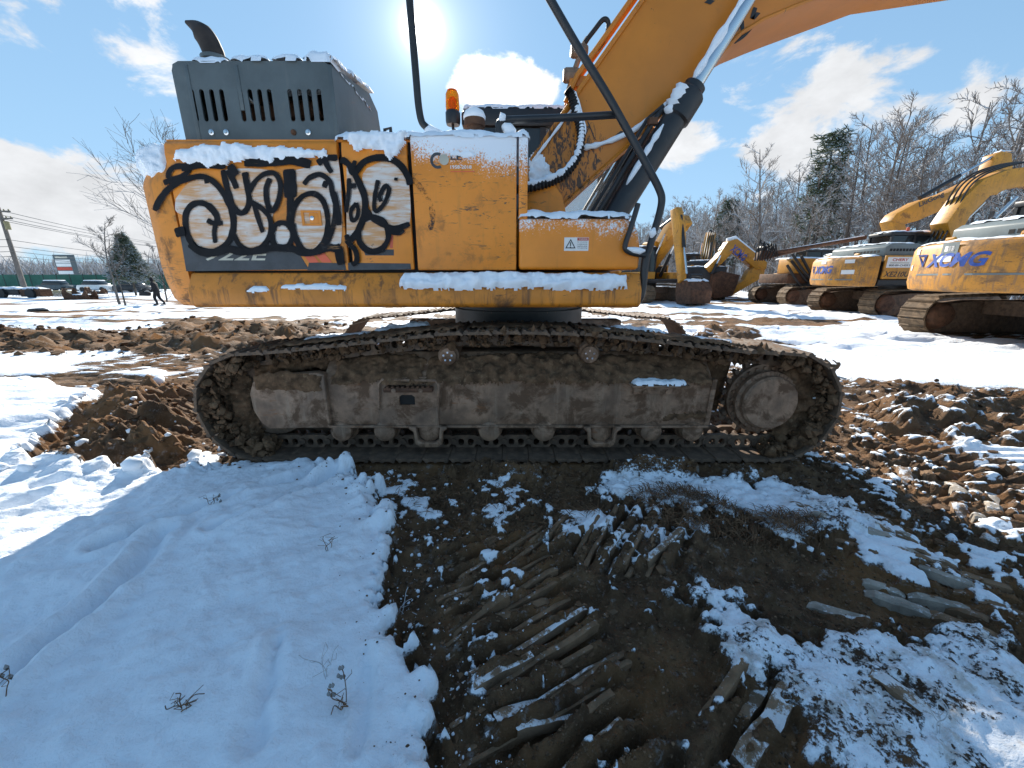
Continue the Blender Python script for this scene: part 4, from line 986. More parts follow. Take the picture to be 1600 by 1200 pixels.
def link_mesh(pitch):
    h = pitch/2
    def rr(cx, cz, w_, t_): return [(cx-w_, cz-t_*.5), (cx-w_*.5, cz-t_), (cx+w_*.5, cz-t_), (cx+w_, cz-t_*.5), (cx+w_, cz+t_*.5), (cx+w_*.5, cz+t_), (cx-w_*.5, cz+t_), (cx-w_, cz+t_*.5)]
    o = [(-h-.012, -.095), (-h+.02, -.112), (h-.03, -.112), (h+.012, -.095), (h+.018, -.05), (h-.02, -.030), (h-.03, -.010), (-h+.03, -.010), (-h+.02, -.030), (-h-.018, -.05)]
    b = MB()
    for y0, y1 in ((-.105, -.070), (.070, .105)): b.plate(o, [rr(-.042, -.055, .022, .026), rr(.030, -.055, .022, .026)], y0, y1)
    b.lathe([(.024, -.118), (.024, .118)], (h-.008, 0, -.062), 'y', 10)
    me = bpy.data.meshes.new('track_link'); me.from_pydata(b.v, [], b.f); me.materials.append(M['shoe']); me.update(); return me
HUMP = [(-1.55, .808), (-1.0, .866), (-.45, .926), (.02, .936), (.50, .924), (1.0, .872), (1.55, .808)]
PATH = track_path((-1.785, .410), .382, (1.870, .410), .382, HUMP, .028)
NS = 51
pc_, pt_, pitch = resample(PATH, NS)
SHOE = shoe_mesh(pitch, .60); LINK = link_mesh(pitch)
def crawler(yc, flip, detail):
    tr = bpy.data.objects.new('crawler_track', None); COL.objects.link(tr); hang(tr, EX)
    rj = random.Random(3)
    for i in range(NS):
        for me_, nm in ((SHOE, 'track_shoe'), (LINK, 'track_link')):
            if nm == 'track_link' and not detail: continue
            o = bpy.data.objects.new(nm, me_); COL.objects.link(o); o.parent = tr
            ang = math.atan2(pt_[i][1], pt_[i][0])
            o.location = (pc_[i][0], yc+rj.uniform(-.003, .003), pc_[i][1]); o.rotation_euler = (0, -ang, 0)
    return tr
crawler(2.80, 1, True); crawler(5.18, -1, False)
def frame(yo, sgn, detail):
    """side frame; yo is the outer face, sgn +1 when the outside looks to the viewer"""
    Yf = lambda d: yo+sgn*d
    pr = [(Yf(0), .262), (Yf(0), .610), (Yf(.03), .640), (Yf(.17), .765), (Yf(.42), .765), (Yf(.46), .262)]
    fr = MB().prism(pr, -1.315, 1.40, 'x').build('track_frame', M['steel'], EX, bevel=.008)
    if not detail: return fr
    MB().box(-1.32, 1.41, yo-.028, yo+.10, .245, .262).build('frame_flange', M['steel'], fr, bevel=.003)
    # front yoke round the idler
    nose = [(-1.295, .248), (-1.295, .640), (-1.36, .655), (-1.72, .630), (-1.80, .585), (-1.835, .50), (-1.83, .38), (-1.79, .285), (-1.74, .240)]
    MB().prism(nose, yo-.032, yo+.045).build('idler_yoke', M['steel'], fr, bevel=.010)
    MB().box(-1.318, -1.300, yo-.036, yo+.02, .255, .625).build('weld_rib', M['steel'], fr, bevel=.003)
    for px in (487, 1140):
        x = at(px, 640, yo)[0]; 
    MB().prism([(1.385, .262), (1.42, .262), (1.435, .60), (1.40, .60)], yo-.012, yo+.03).build('weld_rib', M['steel'], fr, bevel=.004)
    # recessed step pocket with its bar and drain hole
    x0, x1 = at(592, 620, yo).x, at(684, 620, yo).x
    ho = at(637, 625, yo)
    out_ = [(x0, .262), (x1, .262), (x1, .600), (x0, .600)]
    pkt = MB().plate([(x0+.0, .256), (x1, .256), (x1, .618), (x0, .618)], [[(ho.x-.055, ho.z-.032), (ho.x+.055, ho.z-.032), (ho.x+.055, ho.z+.028), (ho.x+.035, ho.z+.042), (ho.x-.035, ho.z+.042), (ho.x-.055, ho.z+.028)]], yo-.014, yo-.002).build('pocket_plate', M['steel'], fr)
    MB().box(ho.x-.07, ho.x+.07, yo-.0016, yo+.001, ho.z-.05, ho.z+.06).build('pocket_hole', M['dark'], fr, smooth=False)
    q = [at(592, 640, yo-.03), at(592, 600, yo-.03), at(597, 593, yo-.03), at(680, 595, yo-.03), at(685, 602, yo-.03), at(684, 640, yo-.03)]
    MB().tube(q, .010, 6).build('pocket_rim', M['steel'], fr)
    s0, s1 = at(600, 606, yo-.05), at(676, 604, yo-.05)
    MB().box(s0.x, s1.x, yo-.075, yo-.015, s0.z-.028, s0.z+.004).build('step_bar', M['rust'], fr, bevel=.006)
    mb = MB()
    for k in range(9): x = s0.x+.03+(s1.x-s0.x-.06)*k/8; mb.box(x-.008, x+.008, yo-.072, yo-.03, s0.z+.004, s0.z+.014)
    mb.build('step_teeth', M['rust'], fr, smooth=False)
    for px in (615, 657):
        p = at(px, 611, yo-.078); MB().lathe([(.016, 0), (.016, -.010)], (p.x, yo-.075, s0.z-.012), 'y', 8).build('bolt', M['steel'], fr, smooth=False)
    # the other step, carrying snow
    s2, s3 = at(985, 600, yo-.06), at(1074, 600, yo-.06)
    MB().box(s2.x, s3.x, yo-.11, yo+.0, s2.z-.012, s2.z).build('step_plate', M['steel'], fr, bevel=.003)
    MB().box(s2.x+.04, s3.x-.08, yo-.03, yo-.001, s2.z-.085, s2.z-.013).build('step_bracket', M['steel'], fr, bevel=.006)
    for px in (1008, 1043):
        p = at(px, 612, yo-.03); MB().lathe([(.018, 0), (.018, -.012)], (p.x, yo-.03, p.z), 'y', 8).build('bolt', M['steel'], fr, smooth=False)
    patch('snow_on_step', [(.01, .0), (s3.x-s2.x-.02, .0), (s3.x-s2.x-.01, .09), (0.01, .10)], (s2.x, yo-.11, s2.z), (1,0,0), (0,1,0), (0,0,1), .03, M['snow'], fr, .006, .008, .02, seed=3)
    # bottom rollers, guards
    for px in (535, 602, 672, 765, 850, 938, 1016, 1080):
        p = at(px, 668, yo+.02)
        rl = MB().lathe([(.050, -.002), (.074, .012), (.082, .045), (.082, .09), (.095, .095), (.095, .40)], (p.x, yo-.02, .208), 'y', 20).build('bottom_roller', M['steel'], fr)
        if px in (672, 938):
            g_ = [(-.135, .262), (-.135, .245), (-.105, .225), (-.095, .13), (-.06, .105), (.06, .105), (.095, .13), (.105, .225), (.135, .245), (.135, .262), (.085, .262), (.075, .16), (.045, .140), (-.045, .140), (-.075, .16), (-.085, .262)]
            MB().prism([(p.x+a, b) for a, b in g_], yo-.055, yo+.0).build('track_guard', M['steel'], fr, bevel=.006)
    # carrier rollers
    for px, py in ((700, 559), (921, 556)):
        p = at(px, py, 2.66)
        MB().lathe([(.045, -.012), (.058, -.010), (.062, 0), (.062, .02), (.075, .03), (.075, .24)], (p.x, 2.66, p.z+.01), 'y', 22).build('carrier_roller', M['steel'], EX)
        mb = MB()
        for k in range(5): a_ = R(90+72*k); mb.box(p.x+.03*math.cos(a_)-.006, p.x+.03*math.cos(a_)+.006, 2.642, 2.648, p.z+.01+.03*math.sin(a_)-.006, p.z+.01+.03*math.sin(a_)+.006)
        mb.build('carrier_bolt', M['chrome'], EX, smooth=False)
    # sprocket and final drive
    c = at(1197, 619, 2.60); cx, cz = 1.860, .425
    teeth = []
    for k in range(42):
        rr = .300 if k % 2 == 0 else .245
        for dd in (-.035, .035): teeth.append((cx+rr*math.cos(2*math.pi*k/42+dd), cz+rr*math.sin(2*math.pi*k/42+dd)))
    hub = MB().plate(teeth, [], 2.735, 2.785).build('sprocket', M['shoe'], EX)
    MB().lathe([(.25, .05), (.262, 0), (.262, -.03), (.205, -.035)], (cx-.01, 2.735, cz), 'y', 40).build('sprocket_ring', M['steel'], EX)
    for k in range(26):
        a_ = 2*math.pi*k/26; MB().lathe([(.014, 0), (.014, -.016)], (cx-.01+.236*math.cos(a_), 2.70, cz+.236*math.sin(a_)), 'y', 6).build('ring_bolt', M['steel'], EX, smooth=False)
    fd = MB().lathe([(.205, .0), (.205, -.06), (.222, -.065), (.222, -.085), (.195, -.09), (.195, -.125), (.182, -.14), (.02, -.145)], (cx-.03, 2.715, cz), 'y', 40).build('final_drive', M['steel'], EX)
    for k in range(20):
        a_ = 2*math.pi*k/20; MB().lathe([(.012, 0), (.012, -.010)], (cx-.03+.208*math.cos(a_), 2.63, cz+.208*math.sin(a_)), 'y', 6).build('cover_bolt', M['steel'], EX, smooth=False)
    # idler wheel behind the yoke
    MB().lathe([(.06, -.09), (.27, -.09), (.27, -.04), (.20, -.035), (.20, .035), (.27, .04), (.27, .09), (.06, .09)], (-1.775, 2.80, .415), 'y', 32).build('idler_wheel', M['shoe'], EX)
    # caked mud along the sloping top of the frame
    th = math.atan2(.125, .14); v_ = (0, math.cos(th), math.sin(th)); n_ = (0, -math.sin(th), math.cos(th))
    for k, (a0, a1, t_) in enumerate(((-1.25, -.62, .03), (-.60, -.30, .02), (-.34, .50, .055), (.45, 1.38, .03))):
        L = a1-a0
        patch('caked_mud', [(0, -.055), (L*.3, -.035), (L*.6, -.05), (L, -.045), (L, .19), (L*.6, .22), (L*.25, .20), (0, .17)], (a0, yo-.002, .605), (1,0,0), v_, n_, t_, M['mud'], fr, .009, .03, .05, .9, seed=20+k, fr=22)
    patch('caked_mud', [(0, 0), (.45, -.02), (.47, .10), (.2, .14), (0, .10)], (-1.78, yo-.033, .535), (1,0,0), (0,0,1), (0,-1,0), .012, M['mud'], fr, .009, .02, .03, .9, seed=31)
    patch('caked_mud', [(0, 0), (.30, 0), (.30, .06), (0, .05)], (1.1, yo-.002, .30), (1,0,0), (0,0,1), (0,-1,0), .008, M['mud'], fr, .009, .03, .03, .9, seed=32)
    return fr
frame(2.60, 1, True); frame(5.38, -1, False)
MB().lathe([(.20, 0), (.20, .14)], (1.815, 5.25, .43), 'y', 30).build('final_drive', M['steel'], EX)
# mud packed between the links at both ends, and on the ground by the tracks
patch('caked_mud', [(0, 0), (.42, 0), (.42, .58), (.2, .62), (0, .5)], (1.92, 2.70, .12), (1,0,0), (0,0,1), (0,-1,0), .06, M['mud'], EX, .012, .05, .1, .9, seed=40)
patch('caked_mud', [(0, 0), (.25, 0), (.22, .62), (.05, .55)], (-2.12, 2.70, .10), (1,0,0), (0,0,1), (0,-1,0), .07, M['mud'], EX, .012, .05, .1, .9, seed=41)
MB().plate([(-1.95, .25), (-1.30, .25), (-1.28, .76), (-1.55, .73), (-1.80, .69), (-1.95, .58), (-2.0, .42)], [], 2.86, 2.95).build('idler_gap_mud', M['mud'], EX)  # mud plate added behind the yoke to close off the daylight gap
MB().plate([(1.36, .30), (1.60, .28), (1.66, .70), (1.36, .76)], [], 2.84, 2.95).build('drive_gap_mud', M['mud'], EX)  # mud plate added before the sprocket so no daylight shows through
patch('caked_mud', [(0, 0), (.50, .05), (.55, .14), (.2, .12), (0, .08)], (-1.85, 2.72, .60), (1,0,0), (0,0,1), (0,-1,0), .05, M['mud'], EX, .012, .05, .06, .9, seed=42)
def end_mud(cx, cz, r0, r1, a0, a1, n, seed):
    r = np.random.RandomState(seed); V, F = ICO; mb = MB()
    for i in range(n):
        a = R(r.uniform(a0, a1)); q = r.uniform(r0, r1); sz = .010+.030*r.rand()**2.5
        c = np.array([cx+q*math.cos(a), r.uniform(2.53, 2.72), cz+q*math.sin(a)])
        mb.add((V*(1+.6*(r.rand(len(V), 1)-.5))*sz*r.uniform(.7, 1.3, 3)+c).tolist(), F)
    mb.build('mud_clumps', M['mud'], EX, kind='stuff', ang=40)
def run_mud(n, seed):
    r = np.random.RandomState(seed); V, F = ICO; mb = MB()
    for i in range(n):
        x = r.uniform(-1.7, 1.75); z = np.interp(x, [p[0] for p in HUMP], [p[1] for p in HUMP]); sz = .006+.022*r.rand()**3
        if r.rand() < .55: c = np.array([x, r.uniform(2.655, 2.70), z-r.uniform(.01, .11)])
        else: c = np.array([x, r.uniform(2.50, 2.75), z+.012])
        mb.add((V*(1+.6*(r.rand(len(V), 1)-.5))*sz*r.uniform(.7, 1.5, 3)+c).tolist(), F)
    mb.build('mud_clumps', M['mud'], EX, kind='stuff', ang=40)
run_mud(900, 5)
end_mud(-1.785, .41, .26, .385, 95, 275, 620, 1); end_mud(1.87, .41, .30, .385, -95, 85, 560, 2)
# snow and mud riding on the top run
def on_top(name, x0, x1, y0, y1, thick, mat, seed):
    z = lambda x: np.interp(x, [p[0] for p in HUMP], [p[1] for p in HUMP])
    ang = math.atan2(z(x1)-z(x0), x1-x0); L = (x1-x0)/math.cos(ang)
    patch(name, [(0, 0), (L*.5, .02), (L, .0), (L, y1-y0), (L*.4, y1-y0), (0, y1-y0-.03)], (x0, y0, z(x0)+.028), (math.cos(ang), 0, math.sin(ang)), (0,1,0), (-math.sin(ang), 0, math.cos(ang)), thick, mat, EX, .011, .03, .03, .8, seed=seed)
on_top('snow_on_track', -1.52, -1.05, 2.74, 2.86, .02, M['snow'], 50); on_top('snow_on_track', -1.0, -.62, 2.80, 2.95, .035, M['snow'], 51)
on_top('snow_on_track', .75, 1.15, 2.85, 3.0, .018, M['snow'], 52); on_top('snow_on_track', .60, .95, 2.62, 2.70, .012, M['snow'], 53); on_top('snow_on_track', 1.2, 1.6, 2.72, 2.82, .012, M['snow'], 54)
on_top('caked_mud', -1.0, -.35, 2.52, 2.80, .02, M['mud'], 55); on_top('caked_mud', .45, 1.5, 2.52, 2.75, .018, M['mud'], 56); on_top('caked_mud', -1.6, -1.0, 2.52, 2.72, .014, M['mud'], 57); on_top('caked_mud', -.3, .4, 2.62, 2.9, .010, M['mud'], 58)
# ------------------------------------------------------------------ snow on the upper structure
ux, uz = (1,0,0), (0,0,1)
def flank(name, pts, thick, seed, Y=SY-.001, parent=EX, cell=.008, wob=.022, edge=.025):
    q = [S2(*p, Y) for p in pts]
    return patch(name, q, (0, Y, 0), ux, uz, (0,-1,0), thick, M['snow'], parent, cell, wob, edge, .9, seed=seed, fr=30)
flank('clinging_snow', [(272,234),(300,228),(372,224),(400,229),(470,231),(498,236),(508,233),(514,244),(500,247),(450,246),(420,255),(385,250),(345,258),(330,262),(300,256),(274,250)], .022, 61, SY-.010)
flank('clinging_snow', [(545,203),(560,204),(636,205),(636,225),(622,240),(610,250),(600,238),(575,232),(556,236),(545,225)], .03, 62, SY-.010)
# ledge snow on the sloping skirt
th = math.atan2(.11, .063); vv = (0, math.cos(th), math.sin(th)); nv = (0, -math.sin(th), math.cos(th))
def skirt_snow(px0, px1, seed, t_, v0=0.0, v1=.125):
    a = S2(px0, 440, 2.59)[0]; b = S2(px1, 440, 2.59)[0]; L = b-a
    patch('ledge_snow', [(0, v0+.01), (L*.2, v0), (L*.5, v0+.01), (L*.8, v0-.004), (L, v0+.004), (L, v1-.02), (L*.7, v1), (L*.3, v1), (.03, v1-.01), (0, v1-.05)], (a, 2.562, 1.205), ux, vv, nv, t_, M['snow'], skirt, .008, .015, .03, .7, seed=seed, fr=20)
skirt_snow(626, 980, 64, .05); skirt_snow(388, 426, 65, .015, -.01, .03); skirt_snow(434, 541, 66, .018, .0, .045)
# caps: lofted soft rolls along an edge
def cap(name, x0, x1, y0, y1, z, thick, seed, parent=EX, slope=0.0):
    L = x1-x0; W = y1-y0
    patch(name, [(0, 0), (L, 0), (L, W), (0, W)], (x0, y0, z), (math.cos(slope), 0, math.sin(slope)), (0,1,0), (0,0,1), thick, M['snow'], parent, .012, .012, .05, .55, seed=seed, fr=12)
cap('roof_snow', -.64, .11, 2.625, 3.3, 2.10, .055, 70); cap('roof_snow', -1.07, -.63, 2.64, 3.4, 2.09, .055, 71)
cap('roof_snow', .04, .76, 2.615, 3.2, 1.645, .05, 72, toolbox)
cap('hood_snow', -1.93, -1.72, 2.745, 3.0, 2.535, .05, 73, hood); cap('hood_snow', -1.70, -1.47, 2.745, 3.2, 2.54, .05, 74, hood); cap('hood_snow', -1.45, -1.27, 2.745, 3.2, 2.54, .05, 75, hood); cap('hood_snow', -1.26, -1.095, 2.745, 3.45, 2.54, .085, 76, hood)
patch('hood_snow', [(0, 0), (.12, 0), (.12, .75), (0, .75)], (-1.20, 2.76, 2.55), ux, (0, .985, .17), (0, -.17, .985), .05, M['snow'], hood, .014, .015, .05, .5, seed=77)
cap('roof_snow', -.48, 1.15, CY0-.02, CY1, 2.885, .05, 78, cab)
cap('roof_snow', -2.1, -1.1, 3.70, 5.2, 2.10, .06, 79)
# front nose of tool box
nb = math.atan2(.09, .06)
patch('clinging_snow', [(0, .02), (.10, 0), (.22, .01), (.22, .5), (0, .5)], (.834, 2.64, 1.42), (-.25, 0, .97), (0,1,0), (.97, 0, .25), .018, M['snow'], toolbox, .010, .02, .03, .8, seed=80)
# snow roll on the chamfer of the counterweight
cs_ = [(-2.115, 2.71), (-2.22, 2.695), (-2.31, 2.735), (-2.375, 2.82), (-2.45, 3.02), (-2.55, 3.35), (-2.64, 3.7), (-2.68, 3.99), (-2.64, 4.28), (-2.55, 4.63), (-2.45, 4.96), (-2.375, 5.16)]
cu_ = catmull(cs_, 10); vs = []
pp_ = catmull([(-.030, -.155), (-.058, -.10), (-.066, -.03), (-.058, .04), (-.025, .10), (.03, .128), (.09, .130), (.15, .108), (.22, .05)], 3); k_ = len(pp_)
ii, jj = np.meshgrid(np.arange(len(cu_)), np.arange(k_), indexing='ij')
NZ = fbm(ii*.21, jj*.30, 4, 8)*.085+fbm(ii*.7, jj*.8, 2, 18)*.03
for i, p in enumerate(cu_):
    t = cu_[min(i+1, len(cu_)-1)]-cu_[max(i-1, 0)]; t /= np.linalg.norm(t); nn = np.array([-t[1], t[0]])
    if i < 8: nn = nn*(.35+.08*i)
    e = min(1, .45+i*.055)*(.85+.6*NZ[i, 4]*6)
    lo_ = .16*vnoise(np.array([i*.33]), np.array([2.2]))[0]
    for j, (d, z) in enumerate(pp_):
        q_ = NZ[i, j]*.6
        zz_ = z*(e if z > 0 else (.35+lo_*4))
        vs.append((p[0]-nn[0]*(d*e-q_), p[1]-nn[1]*(d*e-q_), 1.985+zz_+q_))
fs = [(i*k_+j, i*k_+j+1, (i+1)*k_+j+1, (i+1)*k_+j) for i in range(len(cu_)-1) for j in range(k_-1)]
MB().add(vs, fs).build('counterweight_snow', M['snow'], cwt, kind='stuff', ang=180)
# snow along hose, rods, rails, cleaner
def snow_line(path, r, off, seed, parent=EX, mat=None):
    P = [Vector(p) for p in path]; rr = np.random.RandomState(seed)
    MB().tube([p+Vector(off) for p in P], [r*(.65+.7*rr.rand()) if 0 < i < len(P)-1 else r*.3 for i in range(len(P))], 8).build('rime', M['snow'], parent, kind='stuff', ang=180)
snow_line(hp[20:-6:2], .026, (0, -.012, .026), 1, hose); snow_line(hp[8:40:3], .012, (.03, -.012, .01), 2, hose)
rod = [jn+dn*(.05+.06*k) for k in range(18)]; snow_line(rod, .030, nn_*.036+Vector((0, -.022, 0)), 3, cyl)
snow_line([jn-dn*(.02+.02*k) for k in range(12)], .05, nn_*.075+Vector((0, -.05, 0)), 4, cyl)
snow_line([jn-dn*(.32+.05*k) for k in range(11)], .022, nn_*.062+Vector((0, -.072, 0)), 5, cyl)
low = [at(*p) for p in ((908,232,3.645),(930,228,3.645),(955,220,3.645),(985,207,3.645),(1010,190,3.645),(1040,165,3.645),(1065,148,3.645))]
snow_line([a+(b-a)*t for a, b in zip(low[:-1], low[1:]) for t in (0, .35, .7)], .022, (0, -.008, 0), 6, boom)
snow_line([at(835+k*3.2, 248-k*4.2, 3.645) for k in range(22)], .012, (0, 0, 0), 7, boom)
pz = at(742, 212, 3.15)
MB().lathe([(.078, .10), (.080, .12), (.066, .15), (.035, .168), (.008, .172)], pz, 'z', 18).build('cap_snow', M['snow'], pc, kind='stuff', ang=180)
for (a_, b_, s_) in (((664,197),(690,206),11), ((780,193),(806,204),12)):
    p = at(a_[0], a_[1]+6, 2.71); q = at(b_[0], b_[1], 2.70); snow_line([p, p+(q-p)*.3+Vector((0,0,.01)), p+(q-p)*.6, q], .035, (0, 0, -.004), s_)
snow_line([at(780,192,2.68), at(786,186,2.68), at(790,184,2.68)], .022, (0, 0, .014), 13)
snow_line([at(980,390,2.585), at(990,393,2.585), at(1000,395,2.585), at(1008,394,2.585)], .018, (0, 0, .01), 14)
snow_line([at(1022,356,2.62), at(1019,364,2.62), at(1017,372,2.62)], .022, (0, -.006, 0), 15)
patch('clinging_snow', [(-.10, -.11), (.03, -.14), (.12, -.12), (.06, .05), (0, .14), (-.07, .15), (-.12, .1)], (at(846,270,BY0).x, BY0-.001, at(846,270,BY0).z), ux, uz, (0,-1,0), .02, M['snow'], boom, .008, .03, .03, .9, seed=90, fr=34)
flank('clinging_snow', [(702,238),(735,236),(742,243),(728,247),(716,243),(703,246)], .006, 91, SY-.004, tank, .006, .012, .012)
# ------------------------------------------------------------------ parked machines
M['paint2'] = surf('parked machine paint', (.58, .26, .022), .45, var=.2, vscale=1.5, streak=((.36, .16, .04), .50, .70, .6), dirt=((.17, .09, .04), 3, .52, .66, .75), scratch=((.08, .05, .03), .58, .64))
M['paint2_dirty'] = surf('dusty counterweight paint', (.55, .24, .03), .55, var=.25, vscale=1.5, streak=((.26, .14, .06), .48, .64, .8), dirt=((.20, .12, .065), 2.5, .48, .62, .9), scratch=((.08, .05, .03), .57, .63))
M['hood2'] = surf('grey green hood', (.16, .19, .19), .5, var=.15, vscale=2)
M['blue'] = surf('blue lettering', (.035, .09, .36), .5, var=.2, vscale=6)
M['tyrebelt'] = surf('dry muddy track', (.15, .098, .055), .85, var=.4, vscale=4, dirt=((.055, .04, .03), 5, .5, .65, .7), bump=.3, bscale=25)
M['grey'] = surf('grey print', (.28, .24, .12), .5, var=.1)
PLl = [(x-XC, y-YC) for x, y in PL]
BPATH = [(x-.03, z) for x, z in track_path((-1.75, .46), .42, (1.80, .46), .42, [(-1.2, .90), (-.4, .93), (.5, .93), (1.2, .90)], .03)]
bc, bt, bpitch = resample(BPATH, 49)
BSHOE = bpy.data.meshes.new('track_shoe'); _b = MB(); _h = bpitch/2*.96
_b.prism([(-_h, -.02), (-_h, .012), (-_h+.02, .04), (-_h+.04, .012), (_h-.03, .012), (_h-.015, .035), (_h, .012), (_h, -.02)], -.3, .3)
BSHOE.from_pydata(_b.v, [], _b.f); BSHOE.materials.append(M['tyrebelt']); BSHOE.update()
BELT = bpy.data.meshes.new('track_belt'); _b = MB()
for i in range(49):
    cx, cz = bc[i]; tx, tz = bt[i]; nx, nz = -tz, tx
    pr = [(cx+tx*a+nx*b, cz+tz*a+nz*b) for a, b in ((-_h, -.02), (-_h, .03), (_h*.2, .012), (_h*1.02, .02), (_h*1.02, -.02))]
    _b.prism(pr, -.3, .3)
BELT.from_pydata(_b.v, [], _b.f); BELT.materials.append(M['tyrebelt']); BELT.update()
def ob(name, me, parent, loc=(0,0,0), rot=(0,0,0)):
    o = bpy.data.objects.new(name, me); COL.objects.link(o); o.parent = parent; o.location = loc; o.rotation_euler = rot; return o
def bend_text(o):
    ys = [p[1] for p in PLl]; xs = [p[0] for p in PLl]
    for v in o.data.vertices: v.co.x = np.interp(v.co.y, ys, xs)-.014
def undercarriage(t, shoes, zf=0.0):
    for y in (-1.19, 1.19):
        if shoes:
            tr = bpy.data.objects.new('crawler_track', None); COL.objects.link(tr); tr.parent = t
            for i in range(49):
                ob('track_shoe', BSHOE, tr, (bc[i][0], y, bc[i][1]), (0, -math.atan2(bt[i][1], bt[i][0]), 0))
        else:
            tr = ob('crawler_track', BELT, t, (0, y, 0))
        f = MB().prism([(-1.75, .07), (1.8, .07), (1.95, .45), (1.8, .72), (1.0, .80), (-1.0, .80), (-1.75, .72), (-1.95, .45)], y-.20, y+.20).build('track_frame', M['shoe'], t, bevel=.02)
        for x in (-1.75, 1.80):
            MB().lathe([(.10, -.30), (.24, -.28), (.30, -.20), (.30, .20), (.24, .28), (.10, .30)], (x, y, .46), 'y', 24).build('idler_wheel' if x < 0 else 'sprocket', M['rust'] if x < 0 else M['shoe'], t)
        mb = MB()
    MB().box(-.9, .9, -.95, .95, .5, .82).build('centre_frame', M['shoe'], t, bevel=.02)
    MB().lathe([(.62, .80), (.62, 1.04)], (0, 0, 0), 'z', 32).build('slew_ring', M['black'], t)
def upper_body(t, cabside=1, hoodm='hood2', cwm='paint2_dirty', panelm='paint2', sink=0):
    MB().box(-2.1, 1.5, -1.30, 1.30, 1.04, 1.24).build('revolving_frame', M['black'], t, bevel=.02)
    n = len(PLl); vs = []; fs = []
    for ins, z in ((.14, 1.02), (.05, 1.05), (.0, 1.20), (0, 1.86), (.05, 1.95), (.14, 1.99)):
        for i, (x, y) in enumerate(PLl):
            k = (1-ins/2.6); vs.append((x*k+(1-k)*-2.1 if i in (0, n-1) else x+ins*.8, y*k, z))
    m_ = 6
    for i in range(m_-1):
        for k in range(n-1): fs.append((i*n+k+1, i*n+k, (i+1)*n+k, (i+1)*n+k+1))
        fs.append((i*n, i*n+n-1, (i+1)*n+n-1, (i+1)*n))
    fs.append(tuple(range(n))[::-1]); fs.append(tuple(range((m_-1)*n, m_*n)))
    cw = MB().add(vs, [f[::-1] for f in fs]).build('counterweight', M[cwm], t, ang=30)
    for y in (-.62, .62): MB().tube([(-2.35, y-.09, 1.97), (-2.40, y-.05, 2.07), (-2.40, y+.05, 2.07), (-2.35, y+.09, 1.97)], .045, 8).build('lifting_eye', M['paint2'], cw)
    patch('roof_snow', [(0, -1.2), (.35, -1.25), (.35, 1.25), (0, 1.2), (-.2, 0)], (-2.45, 0, 1.975), (1,0,0), (0,1,0), (0,0,1), .07, M['snow'], cw, .05, .04, .12, .5, seed=7, fr=4)
    for sg in (-1, 1):
        y = sg*1.36
        for x0, x1 in ((-2.06, -1.05), (-1.03, -.45), (-.43, .20)):
            if sg == cabside and x0 > -1: continue
            MB().box(x0, x1, min(y, y-sg*.06), max(y, y-sg*.06), 1.26, 2.0).build('side_panel', M[panelm], t, bevel=.015)
    MB().box(-2.05, .15, -1.29, 1.29, 1.245, 1.96).build('body_shell', M['dark'], t)
    MB().box(.22, 1.35, -cabside*.55 if cabside < 0 else -1.36, 1.36 if cabside < 0 else -.55, 1.25, 1.60).build('tool_box', M[panelm], t, bevel=.03)
    hd = MB().prism([(-2.0, 1.965), (-.75, 1.965), (-.80, 2.32), (-.95, 2.38), (-1.85, 2.38), (-2.0, 2.28)], -1.2, 1.0).build('engine_hood', M[hoodm], t, bevel=.03)
    for k in range(10):
        x = -1.86+.105*k; MB().box(x, x+.075, -1.206, -1.199, 2.14, 2.22).build('louvre', M['dark'], hd, smooth=False)
    for k in range(8):
        y = -1.0+.13*k; MB().box(-2.006, -1.99, y, y+.09, 2.10, 2.18).build('louvre', M['dark'], hd, smooth=False)
    patch('roof_snow', [(0, 0), (.9, 0), (.9, 2.0), (0, 2.0)], (-1.85, -1.1, 2.375), (1,0,0), (0,1,0), (0,0,1), .06, M['snow'], hd, .06, .04, .1, .5, seed=9, fr=4)
    c0, c1 = (.40, 1.34) if cabside > 0 else (-1.34, -.40)
    cb = MB().box(-.42, 1.38, c0+.01, c1-.01, 1.25, 1.62).build('cab', M[panelm], t, bevel=.02)
    MB().box(-.45, 1.34, c0-.01, c1+.01, 2.78, 2.90).build('cab_roof', M['black'], cb, bevel=.03)
    for y in (c0, c1-.06):
        for x in (-.42, .40, 1.28): MB().box(x, x+.08, y, y+.06, 1.62, 2.79).build('cab_pillar', M['black'], cb)
        MB().box(-.34, .40, y+.02, y+.03, 1.63, 2.77).build('window', M['glass'], cb); MB().box(.48, 1.28, y+.02, y+.03, 1.63, 2.77).build('window', M['glass'], cb)
    MB().box(1.32, 1.33, c0+.06, c1-.06, 1.63, 2.77).build('windscreen', M['glass'], cb); MB().box(-.38, -.37, c0+.06, c1-.06, 1.63, 2.77).build('window', M['glass'], cb)
    patch('roof_snow', [(0, 0), (1.75, 0), (1.75, .9), (0, .9)], (-.43, c0+.02, 2.895), (1,0,0), (0,1,0), (0,0,1), .07, M['snow'], cb, .06, .04, .1, .5, seed=11, fr=4)
    return cw, hd
def seg_boom(t, pts, y0, y1, name, mat='paint2', bev=.02): return MB().prism(pts, y0, y1).build(name, M[mat], t, bevel=bev)
def rod_pair(t, a, b, ys, rb=.09, rr=.05, f=.55):
    for y in ys:
        A = Vector((a[0], y, a[1])); B = Vector((b[0], y, b[1])); m_ = A+(B-A)*f
        c = MB().tube([A, m_], rb, 12).build('hydraulic_cylinder', M['black'], t); MB().tube([m_, B], rr, 10).build('piston_rod', M['chrome'], c)
